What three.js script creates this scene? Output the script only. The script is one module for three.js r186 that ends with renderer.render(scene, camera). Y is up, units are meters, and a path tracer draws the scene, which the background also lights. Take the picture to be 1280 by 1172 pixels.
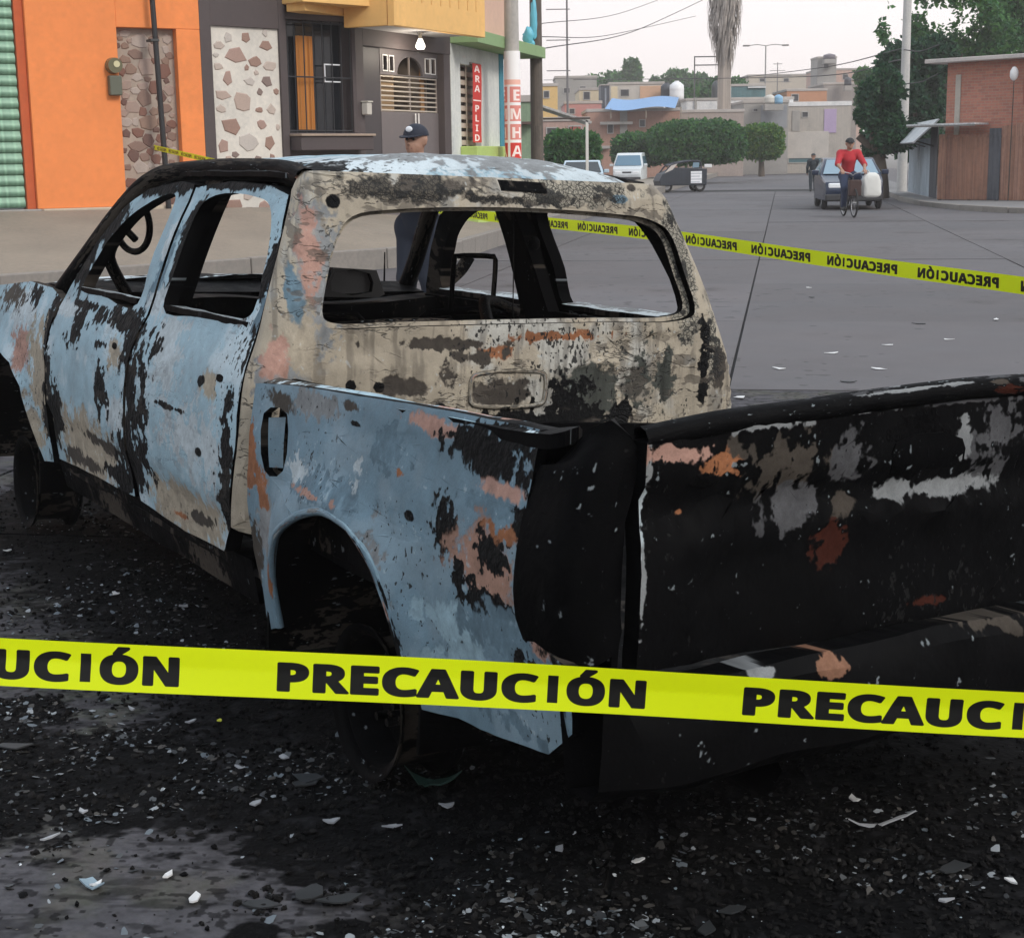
import * as THREE from 'three';
import { mergeGeometries, mergeVertices, toCreasedNormals } from 'three/addons/utils/BufferGeometryUtils.js';
import { TessellateModifier } from 'three/addons/modifiers/TessellateModifier.js';
import { RoundedBoxGeometry } from 'three/addons/geometries/RoundedBoxGeometry.js';
import { MarchingCubes } from 'three/addons/objects/MarchingCubes.js';

// ---------------------------------------------------------------- camera, sky, sun, exposure
const scene = new THREE.Scene();
const EYE = 1.587, PITCH = 0.194, ROLL = -0.015, FOCAL = 1977;           // metres, radians, focal length in photo pixels
const camera = new THREE.PerspectiveCamera(2 * Math.atan(586 / FOCAL) * 180 / Math.PI, 1024 / 937, 0.05, 9000);
camera.position.set(0, EYE, 0);
camera.rotation.order = 'YXZ';
camera.rotation.set(-PITCH, 0, ROLL);

const renderer = new THREE.WebGLRenderer({ antialias: true });
renderer.toneMapping = THREE.LinearToneMapping;
renderer.toneMappingExposure = 1.6;
renderer.shadowMap.enabled = true;
renderer.setSize(1024, 937);

const SUN_DIR = new THREE.Vector3(0.62, 0.62, 0.35).normalize();         // high veiled sun behind the right shoulder
function skyTexture() {
  const w = 512, h = 256, d = new Float32Array(w * h * 4), v = new THREE.Vector3();
  const bright = new THREE.Vector3(0.55, 0.42, -0.72).normalize();
  for (let j = 0; j < h; j++) for (let i = 0; i < w; i++) {
    const el = ((j + 0.5) / h - 0.5) * Math.PI, az = ((i + 0.5) / w - 0.5) * 2 * Math.PI;
    v.set(Math.cos(el) * Math.cos(az), Math.sin(el), Math.cos(el) * Math.sin(az));
    const up = Math.max(0, v.y), k = Math.pow(1 - up, 2.2), g = Math.max(0, v.dot(bright)) ** 3;
    const a = (j * w + i) * 4;
d[a] = (0.64 + (0.625 - 0.64) * k) + 0.14 * g; d[a + 1] = (0.72 + (0.565 - 0.72) * k) + 0.13 * g; d[a + 2] = (0.81 + (0.55 - 0.81) * k) + 0.12 * g; d[a + 3] = 1;
  }
  const t = new THREE.DataTexture(d, w, h, THREE.RGBAFormat, THREE.FloatType);
  t.mapping = THREE.EquirectangularReflectionMapping; t.magFilter = THREE.LinearFilter; t.minFilter = THREE.LinearFilter; t.needsUpdate = true;
  return t;
}
scene.background = skyTexture();
scene.environment = scene.background;
const sun = new THREE.DirectionalLight(new THREE.Color(1, 0.93, 0.84), 1.2);
sun.position.copy(SUN_DIR).multiplyScalar(80); sun.target.position.set(0, 0, -20);
sun.castShadow = true; sun.shadow.radius = 30; sun.shadow.mapSize.set(2048, 2048);
Object.assign(sun.shadow.camera, { left: -60, right: 60, top: 60, bottom: -60, near: 1, far: 260 });
scene.add(sun, sun.target);
scene.fog = new THREE.FogExp2(new THREE.Color(0.95, 0.9, 0.88), 0.0009);

// ---------------------------------------------------------------- helpers
let seed = 7;
function srand(s) { seed = s >>> 0; }
function R() { seed = (seed + 0x6D2B79F5) >>> 0; let t = seed; t = Math.imul(t ^ (t >>> 15), t | 1); t ^= t + Math.imul(t ^ (t >>> 7), t | 61); return ((t ^ (t >>> 14)) >>> 0) / 4294967296; }
const rr = (a, b) => a + (b - a) * R();
const cl = (x, a = 0, b = 1) => Math.min(b, Math.max(a, x));
const mixn = (a, b, t) => a + (b - a) * t;
const sstep = (a, b, x) => { const t = cl((x - a) / (b - a)); return t * t * (3 - 2 * t); };
function hash(x, y, z = 0) { let h = Math.imul(x, 374761393) ^ Math.imul(y, 668265263) ^ Math.imul(z, 1274126177); h = Math.imul(h ^ (h >>> 13), 1274126177); return ((h ^ (h >>> 16)) >>> 0) / 4294967296; }
function vn(x, y, s = 0) {
  const xi = Math.floor(x), yi = Math.floor(y); let fx = x - xi, fy = y - yi; fx = fx * fx * (3 - 2 * fx); fy = fy * fy * (3 - 2 * fy);
  return mixn(mixn(hash(xi, yi, s), hash(xi + 1, yi, s), fx), mixn(hash(xi, yi + 1, s), hash(xi + 1, yi + 1, s), fx), fy);
}
function fbm(x, y, o = 4, s = 0) { let a = 0.5, v = 0, n = 0; for (let i = 0; i < o; i++) { v += a * vn(x, y, s + i * 17); n += a; x *= 2.03; y *= 2.03; a *= 0.55; } return v / n; }
function cracks(x, y, s = 0) {                                            // distance to the nearest cell border
  const xi = Math.floor(x), yi = Math.floor(y); let a = 9, b = 9;
  for (let j = -1; j < 2; j++) for (let i = -1; i < 2; i++) {
    const cx = xi + i + hash(xi + i, yi + j, s), cy = yi + j + hash(xi + i, yi + j, s + 5), d = Math.hypot(cx - x, cy - y);
    if (d < a) { b = a; a = d; } else if (d < b) b = d;
  }
  return b - a;
}
const toS = c => Math.round(255 * cl(c <= 0.0031308 ? c * 12.92 : 1.055 * Math.pow(c, 1 / 2.4) - 0.055));
function dataTex(w, h, fn, srgb = true) {                                // fn(u, v) -> linear [r, g, b]
  const d = new Uint8Array(w * h * 4);
  for (let j = 0; j < h; j++) for (let i = 0; i < w; i++) {
    const c = fn((i + 0.5) / w, (j + 0.5) / h), a = (j * w + i) * 4;
    for (let k = 0; k < 3; k++) d[a + k] = srgb ? toS(c[k]) : Math.round(255 * cl(c[k]));
    d[a + 3] = 255;
  }
  const t = new THREE.DataTexture(d, w, h, THREE.RGBAFormat);
  t.wrapS = t.wrapT = THREE.RepeatWrapping; t.magFilter = THREE.LinearFilter; t.minFilter = THREE.LinearMipmapLinearFilter; t.generateMipmaps = true;
  if (srgb) t.colorSpace = THREE.SRGBColorSpace; t.needsUpdate = true; return t;
}
const col = (r, g, b) => new THREE.Color().setRGB(r, g, b);
const M = (r, g, b, rough = 0.85, extra = {}) => new THREE.MeshStandardMaterial({ color: col(r, g, b), roughness: rough, ...extra });
// grainy wall / concrete / metal colour maps, one tile = `size` metres, pale variation round 1 that multiplies the material colour
function grain(seedNo, size, amp = 0.16, coarse = 3, fine = 40, streak = 0) {
  const map = dataTex(256, 256, (u, v) => {
    const wrapN = (f, o, s) => { const a = fbm(u * f, v * f, o, s), b = fbm((u - 1) * f, v * f, o, s), c = fbm(u * f, (v - 1) * f, o, s), d = fbm((u - 1) * f, (v - 1) * f, o, s); return mixn(mixn(a, b, u), mixn(c, d, u), v); };
    let n = 0.6 * (wrapN(coarse, 3, seedNo) - 0.5) + 0.5 * (wrapN(fine, 2, seedNo + 40) - 0.5);
    if (streak) n += streak * (vn(u * 60, v * 2, seedNo + 9) - 0.5);
    const g = cl(0.82 + 2 * amp * n); return [g, g * (1 - 0.05 * n), g * (1 - 0.1 * n)];
  });
  map.repeat.set(1 / size, 1 / size); return map;
}
const GR = { plaster: grain(3, 3), plaster2: grain(11, 2, 0.24, 4, 30, 0.25), metal: grain(21, 2, 0.34, 4, 24, 0.5), conc: grain(31, 2.5, 0.26, 4, 50), fine: grain(41, 0.7, 0.22, 3, 60) };
const G = (r, g, b, rough = 0.85, map = GR.plaster, extra = {}) => M(r * 1.2, g * 1.2, b * 1.2, rough, { map, bumpMap: map, bumpScale: 0.006, ...extra });

const taken = {};
function numbered(n) { const k = (taken[n] = (taken[n] ?? -1) + 1); return k ? `${n}_${String(k).padStart(3, '0')}` : n; }
function mesh(name, geo, mat, parent) {
  const m = new THREE.Mesh(geo, geo.userData.two ? [mat, charMat] : mat); m.name = name; m.castShadow = m.receiveShadow = true; (parent || scene).add(m); return m;
}
function tag(o, label, category, group) { o.userData.label = label; o.userData.category = category; if (group) o.userData.group = group; return o; }
function thing(name, label, category, pos = [0, 0, 0], turn = 0, group) {
  const o = new THREE.Group(); o.name = numbered(name); o.position.set(...pos); o.rotation.y = turn; scene.add(o); return tag(o, label, category, group);
}
function setting(o, name) { o.name = numbered(name); o.userData.kind = 'structure'; return o; }
// uv in metres by the dominant axis of each face
function boxUV(g) {
  const n = g.index ? g.toNonIndexed() : g, p = n.attributes.position, uv = new Float32Array(p.count * 2), a = new THREE.Vector3(), b = new THREE.Vector3(), c = new THREE.Vector3(), t = new THREE.Vector3();
  for (let i = 0; i < p.count; i += 3) {
    a.fromBufferAttribute(p, i); b.fromBufferAttribute(p, i + 1); c.fromBufferAttribute(p, i + 2);
    t.copy(b).sub(a).cross(c.clone().sub(a)); const x = Math.abs(t.x), y = Math.abs(t.y), z = Math.abs(t.z);
    [a, b, c].forEach((q, k) => { const [s, r] = y >= x && y >= z ? [q.x, q.z] : x >= z ? [q.z, q.y] : [q.x, q.y]; uv[(i + k) * 2] = s; uv[(i + k) * 2 + 1] = r; });
  }
  n.setAttribute('uv', new THREE.BufferAttribute(uv, 2)); return n;
}
function box(x0, x1, y0, y1, z0, z1, bev = 0.008) {
  const w = x1 - x0, h = y1 - y0, d = z1 - z0, r = Math.min(bev, w / 3, h / 3, d / 3);
  const g = bev > 0 ? new RoundedBoxGeometry(w, h, d, 1, r) : new THREE.BoxGeometry(w, h, d);
  g.translate((x0 + x1) / 2, (y0 + y1) / 2, (z0 + z1) / 2); return boxUV(g);
}
const V = (x, y, z) => new THREE.Vector3(x, y, z);
function tube(pts, r, seg = 24, rad = 6, closed = false) { return new THREE.TubeGeometry(new THREE.CatmullRomCurve3(pts.map(p => V(...p)), closed, 'catmullrom', 0.4), seg, r, rad, closed); }
function rod(a, b, r0, r1 = r0, n = 8) {
  const A = V(...a), B = V(...b), L = A.distanceTo(B), g = new THREE.CylinderGeometry(r1, r0, L, n);
  g.applyQuaternion(new THREE.Quaternion().setFromUnitVectors(V(0, 1, 0), B.clone().sub(A).normalize())); g.translate((A.x + B.x) / 2, (A.y + B.y) / 2, (A.z + B.z) / 2); return g;
}
const merge = list => mergeGeometries(list.map(g => { const n = g.index ? g.toNonIndexed() : g.clone(); for (const k of Object.keys(n.attributes)) if (!['position', 'normal', 'uv'].includes(k)) n.deleteAttribute(k); return n; }));
function extrude(pts, depth, bev = 0, holes = [], curve = 1) {
  const s = new THREE.Shape(pts.map(p => new THREE.Vector2(...p))); for (const h of holes) s.holes.push(new THREE.Path(h.map(p => new THREE.Vector2(...p))));
  return new THREE.ExtrudeGeometry(s, { depth, bevelEnabled: bev > 0, bevelSize: bev, bevelThickness: bev, bevelSegments: curve, steps: 1 });
}
function rounded(pts, n = 4) {                                            // closed smooth outline through the given corners
  const c = new THREE.CatmullRomCurve3(pts.map(p => V(p[0], p[1], 0)), true, 'centripetal'); return c.getPoints(pts.length * n).slice(0, -1).map(p => [p.x, p.y]);
}
// where a line of sight of the photograph meets the world at a forward distance, or at a height
const cr = Math.cos(ROLL), sr = Math.sin(ROLL), cp = Math.cos(PITCH), sp = Math.sin(PITCH);
function ray(px, py) { const qx = px - 640, qy = py - 586, x = (cr * qx + sr * qy) / FOCAL, y = -(-sr * qx + cr * qy) / FOCAL; return [x, y * cp - sp, y * sp + cp]; }
function at(px, py, far) { const [x, u, w] = ray(px, py), k = far / w; return [x * k, EYE + u * k, -far]; }
function ground(px, py, elev = 0) { const [x, u, w] = ray(px, py), k = (elev - EYE) / u; return [x * k, elev, -w * k]; }
// ---------------------------------------------------------------- the setting: ground, road slabs, pavements, hills
const ST = [0.1695, -0.9855], AC = [0.9855, 0.1695];                      // along and across the street, in x and z
const street = (p, q) => [AC[0] * p + ST[0] * q, AC[1] * p + ST[1] * q];  // across, along -> x, z
// burnt patch on the road: soot and wet ash round the wreck, traced as patches lying on the ground
const TRUCK = { x: 0.8515, z: -3.3318, a: 0.536 };
const sootSpots = [[300, 770, 210, 60], [420, 880, 210, 55], [130, 965, 230, 62], [480, 985, 320, 70], [800, 970, 330, 110], [1040, 935, 300, 70], [860, 1085, 190, 80], [20, 900, 60, 34], [180, 720, 90, 34], [1240, 940, 160, 50], [330, 1130, 40, 16], [440, 1120, 40, 14], [990, 1110, 40, 30], [620, 1060, 120, 34], [60, 640, 120, 46], [230, 670, 160, 50]]
  .map(([px, py, rx, ry]) => { const a = ground(px, py), b = ground(px + rx, py), c = ground(px, py + ry), d = ground(px, py - ry); return [a[0], a[2], Math.abs(b[0] - a[0]), Math.abs(c[2] - d[2]) / 2]; });
function soot(x, z) {
  const n = fbm(x * 1.6 + 9, z * 1.6, 4, 3), m = 0.6 * fbm(x * 7, z * 9, 3, 12) + 0.4 * fbm(x * 26, z * 44, 3, 13);
  const dx = x - TRUCK.x, dz = z - TRUCK.z, X = -Math.sin(TRUCK.a) * dx - Math.cos(TRUCK.a) * dz, Y = -Math.cos(TRUCK.a) * dx + Math.sin(TRUCK.a) * dz;
  const out = Math.max(-0.15 - X, X - 5.0, Math.abs(Y) - 0.8);
  let s = 1 - sstep(0.0, 0.5, out - (n - 0.5) * 0.5 - (m - 0.5) * 0.7);
  for (const [cx, cz, rx, rz] of sootSpots) {
    const d = Math.hypot((x - cx) / rx, (z - cz) / rz); if (d < 1.8) s = Math.max(s, 1 - sstep(0.8, 1.12, d + (n - 0.5) * 0.9 + (m - 0.5) * 1.7));
  }
  return s;
}
const ROADX = [-4.4, 4.2], ROADZ = [-10.6, -2.0];
const roadNear = dataTex(2048, 2048, (u, v) => {
  const x = mixn(ROADX[0], ROADX[1], u), z = mixn(ROADZ[0], ROADZ[1], v);
  const s = soot(x, z), c = fbm(x * 1.1, z * 1.1, 4, 60), f = vn(x * 90, z * 90, 61), g = fbm(x * 24, z * 24, 3, 62), k = fbm(x * 5, z * 5, 4, 63);
  let r = 0.072 + 0.05 * (c - 0.5) + 0.045 * (g - 0.5) + 0.02 * (f - 0.5), b = r * 1.06;
  const dirt = sstep(0.48, 0.66, k); r = mixn(r, 0.075 + 0.02 * f, dirt * 0.6); let gr = mixn(r * 0.965, 0.067 + 0.02 * f, dirt * 0.6); b = mixn(b, 0.058 + 0.02 * f, dirt * 0.6);
  if (fbm(x * 38 + 5, z * 38, 2, 64) > 0.7) { r *= 0.35; gr *= 0.35; b *= 0.35; }                 // tar spots and pits
  const dark = 0.0025 + 0.005 * sstep(0.5, 0.8, g) + 0.002 * f;
  const streak = fbm(x * 9 + z * 3, z * 34, 3, 66), t = cl(s * 1.04 + 0.55 * sstep(0.55, 0.75, streak) * (1 - s) - 0.35 * sstep(0.58, 0.75, g) * s * 0.3);
  return [mixn(r, dark, t), mixn(gr, dark, t), mixn(b, dark * 1.12, t)];
});
roadNear.wrapS = roadNear.wrapT = THREE.ClampToEdgeWrapping;
const roadBump = dataTex(512, 512, (u, v) => {
  const w = (f, o, s) => mixn(mixn(fbm(u * f, v * f, o, s), fbm((u - 1) * f, v * f, o, s), u), mixn(fbm(u * f, (v - 1) * f, o, s), fbm((u - 1) * f, (v - 1) * f, o, s), u), v);
  const h = 0.45 * w(30, 4, 71) + 0.35 * w(110, 2, 72) + 0.3 * w(6, 3, 73); return [h, h, h];
}, false);
roadBump.repeat.set(ROADX[1] - ROADX[0], ROADZ[1] - ROADZ[0]);
const roadFarMap = dataTex(1024, 1024, (u, v) => {
  const w = (f, o, s) => mixn(mixn(fbm(u * f, v * f, o, s), fbm((u - 1) * f, v * f, o, s), u), mixn(fbm(u * f, (v - 1) * f, o, s), fbm((u - 1) * f, (v - 1) * f, o, s), u), v);
  const a = w(4, 4, 81), b = w(28, 3, 82), st = w(9, 4, 86), c = hash(Math.floor(u * 1024), Math.floor(v * 1024), 83), pits = w(70, 2, 84) > 0.7 ? 0.6 : 1;
  const r = (0.80 + 0.34 * (a - 0.5) + 0.26 * (b - 0.5) + 0.1 * (c - 0.5)) * pits; const warm = 0.09 * (st - 0.5), dk = 1 - 0.45 * sstep(0.6, 0.75, st); return [r * dk * (1 + warm * 2), r * dk * 0.985, r * dk * (0.99 - warm)];
});
roadFarMap.repeat.set(1 / 9, 1 / 9);
const nearRoadMat = new THREE.MeshPhysicalMaterial({ map: roadNear, bumpMap: roadBump, bumpScale: 0.014, roughness: 0.9, specularIntensity: 0.15 });
const slabTones = [1, 0.92, 1.06, 0.86, 1.0].map((k, i) => new THREE.MeshStandardMaterial({ map: roadFarMap, bumpMap: roadFarMap, bumpScale: 0.006, roughness: 0.8, color: col(0.108 * k, 0.101 * k, 0.106 * k) }));

const groundMat = G(0.15, 0.14, 0.13, 0.95, GR.conc);
{ const g = new THREE.PlaneGeometry(2800, 2800); g.rotateX(-Math.PI / 2); g.translate(0, -0.06, 0); const m = mesh('ground', g, groundMat); setting(m, 'ground'); }
{
  const bed = new THREE.PlaneGeometry(60, 110); bed.rotateX(-Math.PI / 2); bed.translate(4, -0.018, -46);
  const road = new THREE.Group(); setting(road, 'road'); scene.add(road);
  mesh('joint_bed', boxUV(bed), M(0.012, 0.012, 0.013, 0.95), road);
  const gap = 0.012; srand(5);
  const slab = (p0, p1, q0, q1) => {
    const cx = [[p0 + gap, q0 + gap], [p1 - gap, q0 + gap], [p1 - gap, q1 - gap], [p0 + gap, q1 - gap]].map(a => street(...a));
    const near = cx.some(c => c[0] > ROADX[0] && c[0] < ROADX[1] && c[1] > ROADZ[0] && c[1] < ROADZ[1]);
    const s = cx.map(c => [c[0], -c[1]]);                                  // shape plane is x, -z
    const dy = rr(-0.003, 0.003);
    const make = (pts, mat, uvf) => {
      const g = extrude(pts, 0.03, 0); g.rotateX(-Math.PI / 2); g.translate(0, -0.03 + dy, 0);
      const p = g.attributes.position, uv = new Float32Array(p.count * 2);
      for (let i = 0; i < p.count; i++) { const q = uvf(p.getX(i), p.getZ(i)); uv[i * 2] = q[0]; uv[i * 2 + 1] = q[1]; }
      g.setAttribute('uv', new THREE.BufferAttribute(uv, 2)); mesh('slab', g, mat, road);
    };
    if (near) make(s, nearRoadMat, (x, z) => [cl((x - ROADX[0]) / (ROADX[1] - ROADX[0]), 0.001, 0.999), cl((z - ROADZ[0]) / (ROADZ[1] - ROADZ[0]), 0.001, 0.999)]);
    else make(s, slabTones[Math.floor(R() * 5)], (x, z) => [x, z]);
  };
  // wide columns are cut into shorter slabs near the wreck so that the burnt patch keeps its detail
  for (let k = -6; k <= 4; k++) for (let j = -5; j <= 11; j++) {
    const p0 = -0.356 + 3.656 * k, q0 = 20.1 + 4.6 * j; if (q0 > 70) continue;
    slab(p0, p0 + 3.656, q0, q0 + 4.6);
  }
  const far = new THREE.PlaneGeometry(26, 130); far.rotateX(-Math.PI / 2); far.rotateY(-Math.atan2(ST[0], -ST[1])); const c = street(-2, 139.6); far.translate(c[0], -0.004, c[1]);
  const fp = far.attributes.position, fu = far.attributes.uv; for (let i = 0; i < fp.count; i++) fu.setXY(i, fp.getX(i), fp.getZ(i));
  mesh('far_surface', far, slabTones[0], road);
}
// raised pavement on the left: high kerb, ramped concrete up to the house fronts
const paveMat = G(0.235, 0.20, 0.16, 0.9, GR.conc), kerbMat = G(0.22, 0.20, 0.18, 0.9, GR.conc);
function strip(A, B) {                                                     // quads between two polylines of [x, y, z]
  const p = [], n = A.length; for (let i = 0; i + 1 < n; i++) for (const q of [A[i], A[i + 1], B[i + 1], A[i], B[i + 1], B[i]]) p.push(...q);
  const g = new THREE.BufferGeometry(); g.setAttribute('position', new THREE.Float32BufferAttribute(p, 3)); const u = boxUV(g); u.computeVertexNormals(); return u;
}
function kerbBlocks(line, top, depth, parent, every = 1.0) {
  for (let i = 0; i + 1 < line.length; i++) {
    const a = line[i], b = line[i + 1], L = Math.hypot(b[0] - a[0], b[1] - a[1]), n = Math.max(1, Math.round(L / every));
    const ang = Math.atan2(-(b[1] - a[1]), b[0] - a[0]);
    for (let k = 0; k < n; k++) {
      const t = (k + 0.5) / n, g = box(-L / n / 2 + 0.006, L / n / 2 - 0.006, -0.05, top + rr(-0.006, 0.006), -depth / 2, depth / 2, 0.02);
      g.rotateY(ang); g.translate(a[0] + (b[0] - a[0]) * t, 0, a[1] + (b[1] - a[1]) * t); mesh('kerb_stone', g, kerbMat, parent);
    }
  }
}
{
  const K = [[-17, -8], [-6.2, -19.2], [-1.0, -24.7], [-0.27, -29.2], [1.35, -38.6], [3.5, -51], [6.8, -70], [17.4, -130]];
  const B = [[-21, 0.94, -15.6], [-9.2, 0.94, -23.0], [-4.0, 0.86, -26.2], [-2.2, 0.6, -29.6], [-0.8, 0.36, -38.6], [1.0, 0.31, -51], [4.0, 0.31, -70], [14, 0.31, -130]];
  const pave = new THREE.Group(); setting(pave, 'pavement'); scene.add(pave);
  mesh('paving', strip(K.map(k => [k[0], 0.285, k[1]]), B), paveMat, pave);
  srand(31); kerbBlocks(K.slice(0, 6), 0.3, 0.16, pave, 1.2);
  mesh('kerb_run', strip(K.slice(5).map(k => [k[0], 0, k[1]]), K.slice(5).map(k => [k[0], 0.3, k[1]])), kerbMat, pave);
}
{
  const K = [[24, -37.2], [14.6, -39.4], [13.0, -41.4], [12.5, -44], [12.45, -48], [13.2, -54], [16, -70.3], [26.2, -130]];
  const B = [[30, 0.15, -41], [17.2, 0.15, -45.0], [15.2, 0.15, -46.2], [14.0, 0.15, -47.2], [13.2, 0.15, -48.9], [14.3, 0.15, -54.5], [17.5, 0.15, -70.3], [28.2, 0.15, -130]];
  const pave = new THREE.Group(); setting(pave, 'pavement'); scene.add(pave);
  mesh('paving', strip(K.map(k => [k[0], 0.142, k[1]]), B), G(0.19, 0.185, 0.185, 0.9, GR.conc), pave);
  srand(32); kerbBlocks(K.slice(0, 6), 0.15, 0.18, pave, 1.6);
  mesh('kerb_run', strip(K.slice(5).map(k => [k[0], 0, k[1]]), K.slice(5).map(k => [k[0], 0.15, k[1]])), kerbMat, pave);
}
// ---------------------------------------------------------------- buildings on the left
class Front {                                                              // a house front standing on the line from photo column a (far wa) to column b (far wb)
  constructor(a, wa, b, wb) {
    const A = at(a, 200, wa), B = at(b, 200, wb); this.A = A; this.dir = [B[0] - A[0], B[2] - A[2]]; this.len = Math.hypot(...this.dir); this.dir = this.dir.map(d => d / this.len);
    this.turn = Math.atan2(-this.dir[1], this.dir[0]);
  }
  on(px, py, out = 0) {                                                    // photo point -> [metres along, metres up] on the plane `out` metres in front
    const [x, u, w] = ray(px, py), nx = -this.dir[1], nz = this.dir[0];    // outward normal (towards the street)
    const ox = this.A[0] + nx * out, oz = this.A[2] + nz * out, k = (ox * nx + oz * nz) / (x * nx - w * nz);
    return [(x * k - ox) * this.dir[0] + (-w * k - oz) * this.dir[1], EYE + u * k];
  }
  rect(x0, y0, x1, y1, out = 0) { const a = this.on(x0, y1, out), b = this.on(x1, y0, out); const c = this.on(x0, y0, out), d = this.on(x1, y1, out); return [(a[0] + c[0]) / 2, (b[0] + d[0]) / 2, (a[1] + d[1]) / 2, (b[1] + c[1]) / 2]; }
  group(name, label, category) { return thing(name, label, category, [this.A[0], 0, this.A[2]], this.turn); }
}
const stoneMats = [[0.20, 0.10, 0.075], [0.26, 0.17, 0.13], [0.34, 0.25, 0.21], [0.15, 0.085, 0.07], [0.40, 0.33, 0.29], [0.23, 0.15, 0.12]].map(c => G(...c, 0.85, GR.fine));
const paleStoneMats = [[0.42, 0.32, 0.27], [0.36, 0.24, 0.20], [0.46, 0.38, 0.33], [0.30, 0.19, 0.15], [0.48, 0.43, 0.39], [0.22, 0.16, 0.14]].map(c => G(...c, 0.85, GR.fine));
function stones(parent, x0, x1, y0, y1, z, mats, size, fill) {            // uneven stones set in mortar, each its own mesh
  const placed = []; let tries = 0;
  while (tries++ < 1500 && placed.length < 90) {
    const r = size * rr(0.35, 1.0) * (tries > 900 ? 0.6 : 1), x = rr(x0 + r, x1 - r), y = rr(y0 + r * 0.75, y1 - r * 0.75);
    if (placed.some(p => Math.hypot(p[0] - x, (p[1] - y) * 1.15) < (p[2] + r) * fill)) continue; placed.push([x, y, r]);
    const n = 5 + Math.floor(R() * 3), pts = [], rot = R() * 6.3, ax = rr(0.75, 1.35);
    for (let i = 0; i < n; i++) { const a = rot + (i + rr(-0.25, 0.25)) / n * 6.283, q = r * rr(0.72, 1.1); pts.push([Math.cos(a) * q * ax, Math.sin(a) * q * 0.85 / Math.sqrt(ax)]); }
    const g = extrude(pts, 0.022, 0.014); g.translate(x, y, z - 0.022); mesh('stone', boxUV(g), mats[Math.floor(R() * mats.length)], parent);
  }
}
const orange = G(0.80, 0.245, 0.07, 0.8, GR.plaster), brown = G(0.075, 0.058, 0.058, 0.75, GR.plaster), ochre = G(0.78, 0.46, 0.16, 0.8, GR.plaster), mortar = G(0.36, 0.29, 0.24, 0.9, GR.conc), paleMortar = G(0.62, 0.58, 0.52, 0.9, GR.conc);
const darkGlass = M(0.012, 0.014, 0.018, 0.12), darkIron = M(0.02, 0.02, 0.024, 0.6), whiteIron = M(0.7, 0.68, 0.66, 0.5);
const F1 = new Front(0, 24.3, 250, 26.0), F2 = new Front(246, 26.0, 448, 28.4), F3 = new Front(448, 28.4, 566, 31.6), F4 = new Front(566, 31.6, 642, 36.2);
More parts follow.
